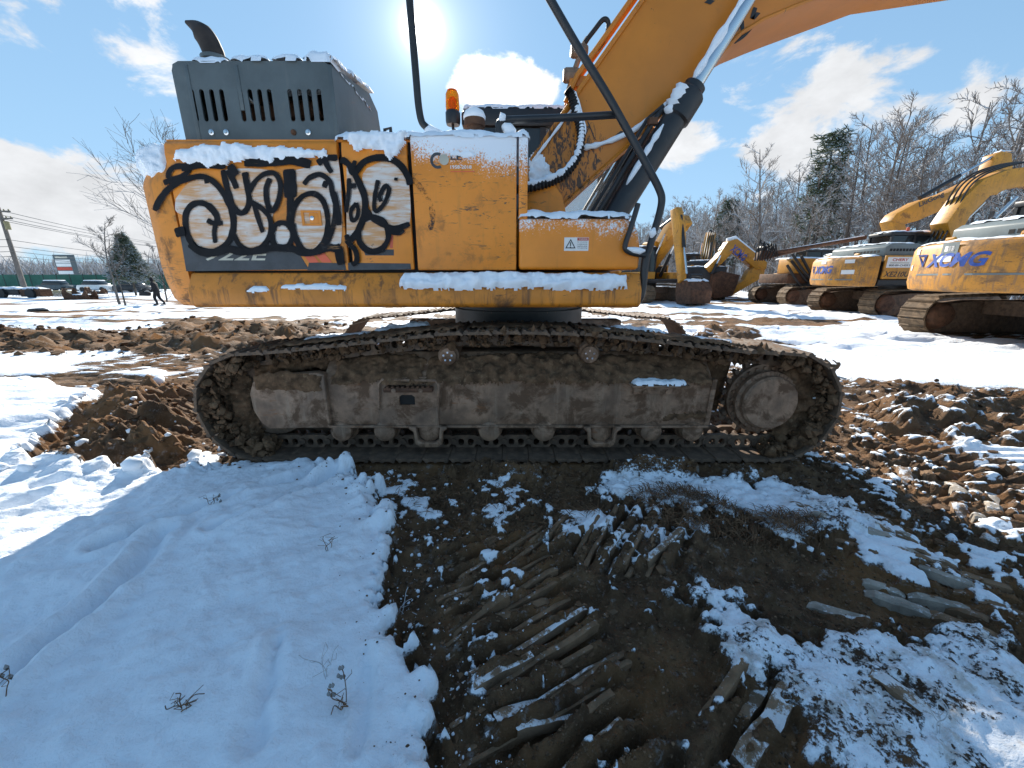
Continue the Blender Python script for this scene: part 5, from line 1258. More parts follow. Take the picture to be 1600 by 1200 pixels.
def std_boom(t, s=1.0):
    """boom raised ahead, dipper hanging, bucket on the ground"""
    b = seg_boom(t, [(.0, 1.75), (.25, 1.55), (2.1, 3.45), (3.0, 3.85), (5.2, 3.55), (5.35, 3.75), (5.2, 4.0), (3.0, 4.55), (1.9, 4.15), (.05, 2.1)], -.32, .32, 'boom')
    for k, y in enumerate((-.26, -.14, 0, .14)): MB().tube(catmull([(.0, y, 2.0), (.05, y, 2.5+.1*k), (.9, y, 3.35+.05*k), (1.9, y, 4.28), (3.0, y, 4.62), (4.2, y, 4.45-.03*k)], 5), .035, 6).build('hydraulic_hose', M['rubber'], t)
    MB().tube([(.5, -.335, 2.15), (2.0, -.335, 3.75), (2.9, -.335, 4.1)], .03, 6).build('boom_pipe', M['black'], t)
    rod_pair(t, (.75, 1.35), (2.35, 3.75), (-.48, .48)); rod_pair(t, (2.5, 4.6), (5.1, 4.35), (0,), .08, .045)
    seg_boom(t, [(5.0, 4.4), (5.4, 4.3), (5.55, 3.6), (4.6, .9), (4.35, .95), (5.0, 3.4)], -.2, .2, 'dipper_arm')
    seg_boom(t, [(4.2, .9), (4.7, 1.0), (5.1, .6), (5.0, .1), (4.3, .02), (4.25, .12), (4.8, .25), (4.75, .6), (4.3, .65)], -.55, .55, 'bucket', 'rust')
    return b
GRP = 'excavators parked in the row on the right'
# machine whose counterweight is cut by the right edge
A_ = thing('crawler_excavator', 'parked yellow excavator cut off by the right edge, blue letters on its dusty counterweight', 'excavator', (11.5, 7.85, 0), R(0), GRP)
undercarriage(A_, True); cw, hd = upper_body(A_)
o = text_mesh('maker_lettering', 'XCMG', M['blue'], (-2.8, .72, 1.50), (0,-1,0), (0,0,1), .27, 1.18, cw, shear=.28, bold=.035); bend_text(o)
o = MB().plate([(1.04, 1.77), (.76, 1.77), (.82, 1.50)], [[(.985, 1.735), (.84, 1.735), (.835, 1.60)]], -2.8, -2.797, 'x').build('maker_emblem', M['blue'], cw, smooth=False); bend_text(o)
def sticker(par, y0, y1, z0, z1, mat='white', nm='sticker'):
    k = 5; vs = []
    for i in range(k+1): y = y0+(y1-y0)*i/k; x = np.interp(y, [p[1] for p in PLl], [p[0] for p in PLl])-.010; vs += [(x, y, z0), (x, y, z1)]
    return MB().add(vs, [(2*i, 2*i+1, 2*i+3, 2*i+2) for i in range(k)]).build(nm, M[mat], par, smooth=False)
sticker(cw, .42, .06, 1.72, 1.97, 'hood2'); sticker(cw, .38, .12, 1.80, 1.90); sticker(cw, .52, .15, 1.60, 1.72); sticker(cw, 1.12, 1.02, 1.78, 1.9); sticker(cw, 1.19, 1.14, 1.45, 1.56); sticker(cw, -1.0, -1.15, 1.80, 1.95, 'hood2')
sticker(cw, .95, -1.1, 1.34, 1.375, 'hood2', 'pin_stripe')
std_boom(A_)
for x in (.3, 1.0):
    MB().tube(catmull([(x, -1.2, 1.6), (x, -1.2, 2.5), (x+.08, -1.2, 2.62), (x+.55, -1.2, 2.62), (x+.62, -1.2, 2.5), (x+.62, -1.2, 1.6)], 5), .025, 8).build('handrail', M['black'], A_)
# neighbour with model number on its side
B_ = thing('crawler_excavator', 'parked yellow excavator with blue letters on its counterweight and a white sticker on its side', 'excavator', (14.2, 14.45, 0), R(0), GRP)
undercarriage(B_, True); cw, hd = upper_body(B_)
o = text_mesh('maker_lettering', 'XCMG', M['blue'], (-2.8, .82, 1.44), (0,-1,0), (0,0,1), .28, 1.02, cw, shear=.28, bold=.035); bend_text(o)
o = MB().plate([(1.14, 1.72), (.88, 1.72), (.94, 1.44)], [[(1.09, 1.69), (.965, 1.69), (.955, 1.55)]], -2.8, -2.797, 'x').build('maker_emblem', M['blue'], cw, smooth=False); bend_text(o)
sticker(cw, .45, .15, 1.78, 1.88); sticker(cw, -.55, -.85, 1.78, 1.90); sticker(cw, -.5, -.9, 1.42, 1.56); sticker(cw, 1.0, -.9, 1.22, 1.26, 'hood2', 'pin_stripe')
MB().box(-2.0, -1.15, -1.364, -1.359, 1.62, 1.95).build('side_sticker', M['white'], B_, smooth=False)
text_mesh('dealer_name', 'CHERY', M['printred'], (-1.85, -1.366, 1.82), (1,0,0), (0,0,1), .09, .52, B_, bold=.03)
MB().box(-1.90, -1.28, -1.366, -1.3645, 1.755, 1.775).build('dealer_line', M['grey'], B_, smooth=False)
text_mesh('dealer_phone', '800-89-CHERY', M['printblack'], (-1.92, -1.366, 1.66), (1,0,0), (0,0,1), .06, .70, B_, bold=.02)
text_mesh('model_number', 'XE210U', M['printblack'], (-2.02, -1.362, 1.33), (1,0,0), (0,0,1), .17, .85, B_, shear=.25, bold=.02)
MB().box(-.70, -.55, -1.366, -1.358, 1.55, 1.66).build('door_handle', M['dark'], B_, smooth=False)
def poly_B(pts): return [(lambda q: (q.x, q.z))(at(px, py, 14.45)-B_.location) for px, py in pts]
bb_ = seg_boom(B_, poly_B([(1472, 374), (1488, 362), (1502, 338), (1532, 308), (1562, 297), (1604, 291), (1690, 300), (1700, 272), (1604, 262), (1560, 268), (1522, 283), (1494, 310), (1466, 350)]), -.3, .3, 'boom')
for k, y in enumerate((-.24, -.1, .06, .2)): MB().tube(catmull([(lambda q: (q[0], y, q[1]+.05+.03*k))(poly_B([p])[0]) for p in ((1458, 384), (1474, 354), (1497, 304), (1522, 280), (1560, 265), (1604, 258), (1660, 262))], 5), .03, 6).build('hydraulic_hose', M['rubber'], B_)
c0_, c1_ = poly_B([(1500, 372), (1562, 312)]); rod_pair(B_, c0_, c1_, (-.46, .46), .08, .05, .45)
q_ = poly_B([(1690, 290)])[0]; seg_boom(B_, [(q_[0]-.2, q_[1]+.3), (q_[0]+.3, q_[1]+.2), (q_[0]+1.3, .9), (q_[0]+1.0, .8), (q_[0]-.1, q_[1]-.4)], -.2, .2, 'dipper_arm')
seg_boom(B_, [(q_[0]+.9, .9), (q_[0]+1.5, .9), (q_[0]+1.7, .5), (q_[0]+1.5, .05), (q_[0]+1.0, .02), (q_[0]+1.2, .4)], -.55, .55, 'bucket', 'rust')
for x in (.3, 1.1):
    MB().tube(catmull([(x, -1.2, 1.6), (x, -1.2, 2.5), (x+.08, -1.2, 2.62), (x+.55, -1.2, 2.62), (x+.62, -1.2, 2.5), (x+.62, -1.2, 1.6)], 5), .025, 8).build('handrail', M['black'], B_)
MB().lathe([(.05, 0), (.05, .10), (.02, .13)], (.2, .5, 2.95), 'z', 12).build('beacon', M['redstripe'], B_)
# machine behind, folded boom with lettering
CYY = 18.2
C_ = thing('crawler_excavator', 'yellow excavator behind the row, its folded boom with grey lettering rising above the others', 'excavator', (17.6, CYY, 0), R(0), GRP)
undercarriage(C_, False); upper_body(C_)
def loc(px, py, Y, root):
    p = at(px, py, Y)-root.location; q = Matrix.Rotation(-root.rotation_euler.z, 4, 'Z') @ p; return q
def poly_px(root, Y, pts): return [(lambda q: (q.x, q.z))(loc(px, py, Y, root)) for px, py in pts]
bm_ = seg_boom(C_, poly_px(C_, CYY, [(1383,347),(1392,335),(1428,316),(1470,303),(1524,277),(1530,286),(1532,300),(1480,322),(1425,346),(1404,352)]), -.28, .28, 'boom')
seg_boom(C_, poly_px(C_, CYY, [(1526,300),(1530,284),(1546,243),(1556,239),(1570,242),(1572,262),(1567,284),(1548,306),(1535,304)]), -.24, .24, 'dipper_arm')
seg_boom(C_, [(q[0], q[1]) for q in poly_px(C_, CYY, [(1383,347),(1404,352),(1420,400),(1400,400)])], -.3, .3, 'boom_foot')
a = loc(1432, 315, CYY, C_); b = loc(1547, 246, CYY, C_); rod_pair(C_, (a.x, a.z+.12), (b.x, b.z), (-.1,), .09, .055, .55)
a = loc(1437, 325, CYY-.28, C_); b = loc(1476, 307, CYY-.28, C_); dv = (b-a); dv.y = 0; dv.normalize()
text_mesh('maker_lettering', 'LiuGong', M['film'], (a.x, -.287, a.z-.02), tuple(dv), (-dv.z, 0, dv.x), .26, (b-a).length, bm_, bold=.03)
patch('boom_snow', [(0, -.2), (.5, -.2), (.5, .2), (0, .2)], (loc(1556,240,CYY,C_)), (1,0,0), (0,1,0), (0,0,1), .12, M['snow'], C_, .05, .03, .1, .4, seed=4, fr=4)
# machine with its arm folded back to the ground
DY = 25.0
D_ = thing('crawler_excavator', 'distant yellow excavator with its arm folded down and a rusty bucket curled under', 'excavator', (18.6, DY, 0), R(180), GRP)
undercarriage(D_, False); upper_body(D_, hoodm='black')
b1 = seg_boom(D_, poly_px(D_, DY, [(1118,402),(1134,378),(1148,374),(1194,410),(1193,420),(1178,421),(1143,393),(1124,412),(1106,426),(1101,418)]), -.3, .3, 'boom')
seg_boom(D_, poly_px(D_, DY, [(1166,424),(1178,414),(1193,413),(1190,432),(1150,456),(1138,463),(1133,456),(1160,437)]), -.24, .24, 'dipper_arm')
seg_boom(D_, poly_px(D_, DY, [(1109,428),(1120,424),(1148,430),(1143,446),(1136,462),(1109,466),(1106,445)]), -.6, .6, 'bucket', 'rust')
a = loc(1150, 381, DY, D_); b = loc(1194, 412, DY, D_); rod_pair(D_, (a.x, a.z+.12), (b.x, b.z+.12), (0,), .11, .07, .5)
rod_pair(D_, (loc(1107,428,DY,D_).x, loc(1107,428,DY,D_).z), (loc(1120,400,DY,D_).x, loc(1120,400,DY,D_).z), (.45,), .09, .05)
a = loc(1140, 391, DY-.3, D_); b = loc(1160, 409, DY-.3, D_); dv = b-a; dv.y = 0; L = dv.length; dv.normalize()
o = text_mesh('maker_lettering', 'XCMG', M['blue'], (a.x, .307, a.z), tuple(dv), (dv.z, 0, -dv.x), .45, L, b1, bold=.03)
q0 = loc(1146, 374, DY, D_)
MB().tube([Vector((loc(px, py, DY, D_).x, 0, loc(px, py, DY, D_).z+.05)) for px, py in ((1136,377),(1148,373),(1165,387),(1180,399),(1192,409))], .13, 8).build('boom_snow', M['snow'], D_, kind='stuff', ang=180)
# machine facing the camera with its bucket set down in front
F_ = thing('crawler_excavator', 'small yellow excavator facing the viewer with a snowy rust-red bucket set down in front', 'excavator', (7.7, 23.0, 0), R(-72), GRP)
undercarriage(F_, False); upper_body(F_, cabside=-1)
seg_boom(F_, [(.0, 1.75), (.25, 1.55), (1.8, 3.1), (2.6, 3.6), (2.9, 3.9), (2.6, 4.3), (1.6, 3.9), (.05, 2.1)], -.32, .32, 'boom')
seg_boom(F_, [(2.4, 4.5), (2.85, 4.6), (3.2, 3.9), (3.7, 1.2), (3.5, 1.05), (2.75, 3.4)], -.70, -.36, 'dipper_arm')
rod_pair(F_, (3.0, 4.2), (3.85, 1.5), (-.53,), .09, .05)
rod_pair(F_, (.7, 1.4), (1.9, 3.5), (-.45, .45)); rod_pair(F_, (1.0, 3.9), (2.6, 4.5), (0,), .12, .07)
bk = seg_boom(F_, [(3.2, 1.15), (3.9, 1.2), (4.3, .7), (4.25, .1), (3.4, .02), (3.3, .2), (3.2, .7)], -.55, .75, 'bucket', 'rust', .05)
MB().tube([(3.75, -.25, 1.25), (3.75, -.2, 1.42), (3.75, .45, 1.42), (3.75, .5, 1.25)], .08, 8).build('quick_coupler', M['black'], bk)
patch('bucket_snow', [(0, 0), (.7, 0), (.75, 1.25), (0, 1.25)], (3.25, -.52, 1.14), (1,0,0), (0,1,0), (0,0,1), .12, M['snow'], bk, .05, .06, .15, .5, seed=15, fr=4)
MB().lathe([(.2, 0), (.2, .9)], (.3, -.45, 3.0), 'x', 10).build('cab_guard', M['paint2'], F_)
# one behind it, dark hood to the viewer
G_ = thing('crawler_excavator', 'distant excavator with a dark snow-topped engine hood, seen between two others', 'excavator', (13.2, 27.5, 0), R(62), GRP)
undercarriage(G_, False); upper_body(G_, hoodm='black', cwm='black'); std_boom(G_)
for y in (-.9, -.6, -.3): MB().tube([(-1.7, y, 2.3), (-1.7, y, 3.5)], .05, 6).build('exhaust_stack', M['black'], G_)
# drilling rig with its mast laid down
E_ = thing('drilling_rig', 'tracked drilling rig with a long rusty mast laid horizontal and black looping hoses', 'drilling rig', (15.2, 20.2, 0), R(0), None)
undercarriage(E_, False)
MB().box(-2.0, 1.8, -1.1, 1.1, 1.05, 1.5).build('deck', M['rust'], E_, bevel=.03)
MB().box(-1.7, -.6, -1.1, .2, 1.51, 2.2).build('power_pack', M['paint2'], E_, bevel=.04)
MB().box(-.4, .9, .1, 1.1, 1.51, 2.1).build('winch_housing', M['black'], E_, bevel=.04)
a = loc(1192, 398, 20.2, E_); b = loc(1352, 371, 20.2, E_)
MB().tube([(a.x, 0, a.z), (b.x, 0, b.z)], .10, 12).build('mast', M['rust'], E_)
MB().tube([(a.x-.1, .0, a.z-.22), (b.x-2, 0, b.z-.34)], .06, 8).build('feed_rail', M['rust'], E_)
MB().prism([(a.x-.35, a.z-.25), (a.x+.3, a.z-.2), (a.x+.35, a.z+.05), (a.x+.1, a.z+.22), (a.x-.2, a.z+.18)], -.22, .22).build('drive_head', M['rust'], E_, bevel=.05)
for k in range(7): MB().tube(catmull([(a.x-.5+.12*k, -.25, a.z-.3), (a.x-.55+.15*k, -.35, a.z+.2+.05*(k % 3)), (a.x-.2+.1*k, -.2, a.z+.5-.08*(k % 2)), (a.x+.1+.1*k, -.1, a.z-.1)], 4), .03, 6).build('hydraulic_hose', M['rubber'], E_)
MB().lathe([(.10, -.25), (.14, 0), (.10, .25)], (a.x-.1, 0, a.z+.3), 'y', 14).build('drive_motor', M['black'], E_)
for k, (h0, h1) in enumerate((((-1.9, 2.1), (-.2, 1.9)), ((-2.1, 1.9), (-.4, 1.8)), ((-2.0, 2.4), (.3, 2.2)), ((-1.6, 2.3), (.6, 2.0)))):
    MB().tube(catmull([(h0[0], -1.0-.06*k, h0[1]), ((h0[0]*.7+h1[0]*.3), -1.25-.06*k, h0[1]-.7-.12*k), ((h0[0]+h1[0])/2, -1.3-.06*k, h0[1]-1.0-.1*k), ((h0[0]*.3+h1[0]*.7), -1.25-.05*k, h1[1]-.5), (h1[0], -1.0, h1[1])], 6), .06, 8).build('hydraulic_hose', M['rubber'], E_)
for k in range(4): MB().tube([(a.x-.4+.2*k, -.2, a.z+.1), (a.x-.3+.2*k, -.1, a.z+.7-.1*k), (a.x-.1+.2*k, .1, a.z+.5)], .035, 6).build('hydraulic_hose', M['rubber'], E_)
patch('deck_snow', [(0, 0), (3.0, 0), (3.0, 1.6), (0, 1.6)], (-1.6, -.9, 2.19), (1,0,0), (0,1,0), (0,0,1), .08, M['snow'], E_, .06, .06, .12, .5, seed=16, fr=3)
MB().tube([Vector((a.x+.2+(b.x-a.x-.2)*t, -.02, a.z+(b.z-a.z)*t+.085)) for t in np.linspace(.05, .98, 14)], .04, 6).build('mast_snow', M['snow'], E_, kind='stuff', ang=180)
MB().box(.2, 1.7, -1.1, -.2, 1.51, 2.35).build('control_cab', M['hood2'], E_, bevel=.05)
patch('deck_snow', [(0, 0), (1.5, 0), (1.5, .9), (0, .9)], (.2, -1.1, 2.345), (1,0,0), (0,1,0), (0,0,1), .09, M['snow'], E_, .06, .04, .12, .5, seed=17, fr=3)

# ------------------------------------------------------------------ trees
def bark_mat(name, bark, rime):
    m, g, p = material(name)
    geo = g.new('ShaderNodeNewGeometry'); sp = g.new('ShaderNodeSeparateXYZ'); g.link(geo.outputs['Normal'], sp.inputs[0])
    n = g.noise(geo.outputs['Position'], 3.0, 4, .7)
    f = g.math('MULTIPLY', g.step(g.math('ADD', sp.outputs[2], g.math('MULTIPLY', n, .6)), .25, .7), rime)
    g.put(p.inputs['Base Color'], g.mix(f, bark, (.80, .82, .85))); p.inputs['Roughness'].default_value = .9; p.inputs['Specular IOR Level'].default_value = .15
    return m
M['bark'] = bark_mat('frosted bark', (.13, .105, .088), .45); M['twig'] = bark_mat('rimed twigs', (.20, .168, .145), .65)
M['bark_dark'] = bark_mat('dark bark', (.085, .075, .065), .25); M['twig_dark'] = bark_mat('thin bare twigs', (.12, .105, .092), .4)
def grow(seed, h, spread=.45, n1=13, n2=7, n3=6, lean=0.0, bare=.28, r0=None, up=.45):
    """two lists of tapered limbs: trunk, and crown (boughs, branches, twigs)"""
    rd = random.Random(seed); trunk = []; crown = []
    r0 = r0 or h*.013
    def rndv(): return Vector((rd.gauss(0, 1), rd.gauss(0, 1), rd.gauss(0, 1))).normalized()
    def limb(p, d, L, r, segs, wob, upb, store):
        pts = [p.copy()]; rs = [r]
        for k in range(segs):
            d = (d+rndv()*wob+Vector((0, 0, upb))).normalized(); p = p+d*(L/segs); pts.append(p.copy()); rs.append(r*(1-.85*(k+1)/segs))
        store.append((pts, rs)); return pts
    tp = limb(Vector((0,0,-.3)), Vector((lean, 0, 1)).normalized(), h*.92, r0, 9, .07, .04, trunk)
    def along(pts, t):
        f = t*(len(pts)-1); i = min(int(f), len(pts)-2); return pts[i].lerp(pts[i+1], f-i), (pts[i+1]-pts[i]).normalized()
    for a in range(n1):
        t = bare+(1-bare)*(a+rd.random())/n1; p, d = along(tp, min(t, .99))
        az = a*2.4+rd.random()*.8; side = Vector((math.cos(az), math.sin(az), 0))
        L1 = h*spread*(1.05-.75*(t-bare)/(1-bare))*rd.uniform(.7, 1.15)
        b = limb(p, (side+d*rd.uniform(.5, 1.0)).normalized(), L1, r0*.42*(1.1-t*.6), 6, .16, .10*up, crown)
        for c in range(n2):
            t2 = .2+.8*(c+rd.random())/n2; p2, d2 = along(b, min(t2, .99))
            e = limb(p2, (d2+rndv()*.8+Vector((0,0,.25*up))).normalized(), L1*.46*rd.uniform(.6, 1.2)*(1.15-.5*t2), r0*.17, 4, .22, .10*up, crown)
            for q in range(n3):
                t3 = .15+.85*(q+rd.random())/n3; p3, d3 = along(e, min(t3, .99))
                f_ = limb(p3, (d3+rndv()*.9+Vector((0,0,.2*up))).normalized(), L1*.20*rd.uniform(.6, 1.3), r0*.085, 2, .25, .08, crown)
    return trunk, crown
def limbs_mesh(name, limbs, mat, n=3, rmin=.008):
    mb = MB()
    for pts, rs in limbs: mb.tube(pts, [max(r, rmin) for r in rs], n, caps=False)
    me = bpy.data.meshes.new(name); me.from_pydata(mb.v, [], mb.f); me.materials.append(mat); me.update(); return me
VAR = []
for k, (h, sp_, n1, n2, n3) in enumerate(((12.5, .34, 15, 7, 6), (12, .30, 16, 7, 6), (13.5, .33, 16, 7, 6), (10.5, .40, 13, 7, 6), (8.5, .42, 12, 7, 6), (5.0, .5, 12, 7, 5))):
    tr, cr2 = grow(100+k, h, sp_, n1, n2, n3)
    VAR.append((limbs_mesh('trunk', tr, M['bark'], 7), limbs_mesh('crown', cr2, M['twig'], 3, .011), h))
def place_tree(name, label, pair, x, y, sc, rz, group=None, z=None):
    t = thing(name, label, 'tree', (x, y, gz(x, y) if z is None else z), rz, group); t.scale = (sc, sc, sc)
    ob('trunk', pair[0], t); ob('crown', pair[1], t); return t
rt = random.Random(21)
LBL = 'bare rime-coated tree in the dense woods behind the parked excavators'
cnt = 0
for row, (xb, st) in enumerate(((25.5, 2.1), (28.5, 2.3), (32, 2.6), (37, 3.2), (43, 4))):
    y = 13+row*1.3
    while y < 92:
        x = xb+rt.uniform(-1.4, 1.4)+max(0, (y-60))*.03-(max(0, y-62)*.30 if row > 1 else 0)
        k = rt.choice((0, 1, 2, 3, 4) if row < 2 else (0, 1, 2))
        if 18 < y*1.0 < 200: place_tree('bare_tree', LBL, VAR[k], x, y, rt.uniform(.85, 1.12), rt.uniform(0, 6.28), 'trees of the wood on the right', 0.0); cnt += 1
        y += st*rt.uniform(.75, 1.3)*(1+max(0, y-45)*.012)
for k in range(26):
    yy = rt.uniform(22, 80); place_tree('undergrowth_sapling', 'low rimed sapling in the undergrowth at the foot of the wood', VAR[5], 24+rt.uniform(-1.2, 3), yy, rt.uniform(.6, 1.1), rt.uniform(0, 6), 'saplings at the wood edge', 0.0)
for k in range(12):
    place_tree('bare_tree', 'bare tree in the far row closing the yard beyond the parked machines', VAR[rt.choice((0, 2, 3))], 4+k*2.4+rt.uniform(-1, 1), 86+rt.uniform(-4, 6), rt.uniform(.8, 1.05), rt.uniform(0, 6), 'far row of trees', 0.0)
# pines: tufted crowns of needle blades
def pine_crown(seed, h, prof, n, mat, tuft=.5):
    r = np.random.RandomState(seed); mb = MB(); tw = []
    for i in range(n):
        t = r.rand()**.8; z = h*(.30+.70*t); rad = prof(t)*h*(.35+.65*r.rand()**.5); a = int(r.rand()*9)*.698+t*11+r.normal(0, .25)
        c = Vector((math.cos(a)*rad, math.sin(a)*rad, z-rad*.12+r.normal(0, .12)))
        if r.rand() < .18: tw.append(([Vector((0, 0, z-rad*.25)), c*.6+Vector((0, 0, (z-rad*.1)*.4)), c], [.05, .03, .015]))
        for q in range(7):
            d = Vector((r.normal(), r.normal(), r.normal()*.45+.15)).normalized()*tuft*r.uniform(.5, 1.1); s_ = d.cross(Vector((r.normal(), r.normal(), 1))).normalized()*.05
            mb.add([c-s_, c+s_, c+d+s_*.4, c+d-s_*.4], [(0, 1, 2, 3)])
    for pts, rs in tw: mb.tube(pts, rs, 3, False)
    me = bpy.data.meshes.new('crown'); me.from_pydata(mb.v, [], mb.f); me.materials.append(mat); me.update(); return me
M['needle'] = bark_mat('dark needles with snow', (.07, .09, .05), .6)
def pine(label, px, pytop, Y, seed, prof, n, tuft=.6, name='pine_tree', z0=0.0):
    p = at(px, pytop, Y); h = p.z-z0
    t = thing(name, label, 'tree', (p.x, Y, z0))
    MB().tube([(0, 0, -.3), (.05, 0, h*.5), (0, 0, h*.97)], [h*.018, h*.012, .03], 8).build('trunk', M['bark_dark'], t)
    ob('crown', pine_crown(seed, h, prof, n, M['needle'], tuft), t)
pine('dark green pine standing above the bare trees beyond the folded-arm excavator', 1143, 315, 52, 2, lambda t: .26*(1-t)**.6*(.6+.4*math.sin(t*22)**2)+.03, 900, .75)
pine('dusky pine showing through bare twigs at the left end of the tall wood', 1306, 206, 34, 5, lambda t: .15*(1-t*.5)*(.5+.5*math.sin(t*17)**2)+.02, 420, .6)
pine('dense conical spruce left of the excavator by the road', 190, 371, 42, 8, lambda t: .34*(1-t)+.01, 1900, .55, 'spruce_tree', -.5)
# bare trees on the left
def lone_tree(label, px, pytop, Y, seed, spread, n1=14, dark=True, name='bare_tree', bare=.28, lean=0.0, n3=6, r0=None):
    p = at(px, pytop, Y); z0 = gz(p.x, Y); h = (p.z-z0)
    tr, cr2 = grow(seed, h, spread, n1, 8, n3, lean, bare, r0)
    t = thing(name, label, 'tree', (p.x, Y, z0), 0)
    ob('trunk', limbs_mesh('trunk', tr, M['bark_dark'], 8), t); ob('crown', limbs_mesh('crown', cr2, M['twig_dark'], 3, .007), t)
lone_tree('wide bare tree spreading its twigs out behind the counterweight', 262, 218, 24, 7, .62, 20, n3=7)
lone_tree('slim bare tree with a forked trunk beside the leaning power lines', 146, 320, 27, 12, .32, 12, bare=.35)
lone_tree('thin bare sapling next to the spruce', 168, 372, 26, 15, .2, 9, bare=.5)
lone_tree('rounded bare shrub-like tree behind the walking person', 238, 375, 30, 18, .45, 16, bare=.1)
# ------------------------------------------------------------------ left background
def gl(px, py):
    z = 0.0
    for _ in range(6): p = gnd(px, py, z); z = gz(p.x, p.y)
    return Vector((p.x, p.y, z))
M['polewood'] = surf('weathered pole', (.16, .14, .125), .85, var=.2)
M['fencegreen'] = surf('green fence mesh', (.03, .13, .085), .7, var=.2, vscale=.6)
M['cloth'] = surf('dark clothing', (.012, .013, .017), .9, var=.3)
M['skin'] = surf('skin', (.35, .20, .14), .6, var=.05)
def pole(label, x, y, h, arms):
    z = gz(x, y); t = thing('utility_pole', label, 'pole', (x, y, z))
    MB().tube([(0, 0, -.3), (0, 0, h)], [.24, .15], 10).build('shaft', M['polewood'], t)
    for zz_ in arms: MB().box(-1.1, 1.1, -.08, .08, zz_-.07, zz_+.07).build('crossarm', M['polewood'], t)
    for zz_ in arms:
        for xx in (-1, -.5, .5, 1): MB().lathe([(.05, 0), (.07, .06), (.04, .16)], (xx, 0, zz_+.07), 'z', 8).build('insulator', M['grey'], t)
    MB().lathe([(.22, 0), (.22, .8), (.1, .85)], (.35, 0, h-2.2), 'z', 12).build('transformer', M['grey'], t)
    return t
PY = 44.; PXx = at(35, 440, PY).x
pole('weathered wooden utility pole with two crossarms at the left edge', PXx, PY, 9.0, (8.6, 7.9))
FX, FY = -.79*118, 118.
pole('far utility pole carrying the wires on behind the excavator', FX, FY, 11, (10.6, 9.9))
for k, (dx, za, zb) in enumerate(((-1, 8.3, 10.4), (1, 8.3, 10.4), (-.5, 7.6, 9.7), (.5, 7.6, 9.7), (0, 5.6, 7.4), (0.1, 4.9, 6.6), (.15, 4.4, 6.0), (-.1, 3.9, 5.4))):
    A = Vector((PXx+dx, PY, za-.3)); B = Vector((FX+dx, FY, zb)); D0 = A+(A-B)*.5
    q = []
    for P0, P1, sg in ((D0, A, 1.2), (A, B, 1.6)):
        for i in range(13): t = i/12; q.append(P0.lerp(P1, t)-Vector((0, 0, sg*4*t*(1-t)*.5)))
    w_ = MB().tube(q, .035, 4).build('power_line', M['black']); tag(w_, 'thin black overhead wire strung between the leaning-looking utility poles at left', 'wire', 'overhead wires')
# roadside sign
s0 = gl(112, 447); sp_ = s0.y; sw = 30/600*sp_*1.0
t = thing('roadside_sign', 'dark framed roadside board with rows of white and red panels, on a white base', 'sign', s0)
zt = (at(112, 398, sp_).z-s0.z); zb = (at(112, 436, sp_).z-s0.z)
MB().box(-sw*.5, sw*.55, -.06, .12, zb-.1, zt).build('frame', M['hood'], t, bevel=.02)
for k in range(5):
    z1 = zt*.80+zb*.20-(zt-zb)*.155*k; MB().box(-sw*.44, sw*.30, -.075, -.061, z1-(zt-zb)*.13, z1).build('panel', M['white'] if k != 2 else M['printred'], t, smooth=False)
MB().box(-sw*.4, sw*.2, -.069, -.061, zt-(zt-zb)*.14, zt-(zt-zb)*.07).build('sign_heading', M['letter'], t, smooth=False)
b_ = t
MB().box(-sw*.35, sw*1.15, -.5, .5, 0, zb-.1).build('base', M['white'], t, bevel=.05)
# green fence panels along the road
fy = 58.
fx0, fx1 = at(-120, 430, fy).x, at(420, 430, fy).x; zf = gz(fx0, fy)
fe = thing('green_fence', 'long low green mesh fence along the far road', 'fence', (fx0, fy, -.5))
n_ = 26; L_ = (fx1-fx0)/n_
for k in range(n_):
    MB().box(L_*k+.04, L_*(k+1)-.04, -.03, .03, .25, 2.3).build('fence_panel', M['fencegreen'], fe, smooth=False)
    MB().box(L_*k-.04, L_*k+.04, -.06, .06, 0, 2.4).build('post', M['black'], fe, smooth=False)
# parked cars by the road
def car(label, px, Y, colr, rz):
    p = at(px, 436, Y); t = thing('parked_car', label, 'car', (p.x, Y, -.5), rz)
    bd = MB().prism([(-2.1, .3), (2.1, .3), (2.15, .7), (1.9, .85), (1.0, .95), (-1.0, .95), (-2.0, .9), (-2.15, .6)], -.85, .85).build('body', M[colr], t, bevel=.06)
    MB().prism([(-1.55, .95), (1.05, .95), (.45, 1.45), (-1.05, 1.47)], -.75, .75).build('greenhouse', M['glass'], t, bevel=.05)
    MB().prism([(-1.1, 1.46), (.5, 1.44), (.42, 1.56), (-1.0, 1.58)], -.72, .72).build('roof_snow', M['snow'], t, bevel=.03)
    for x in (-1.3, 1.35):
        for y in (-.85, .85): w_ = MB().lathe([(.12, -.1), (.33, -.1), (.33, .1), (.12, .1)], (x, y, .33), 'y', 16).build('wheel', M['rubber'], t)
car('snow-roofed dark parked car just left of the walking person', 207, 52, 'black', .05); car('snow-roofed pale parked car behind the roadside sign base', 150, 54, 'white', .0); car('dark parked car near the pole at the far left', 88, 55, 'hood', .1)
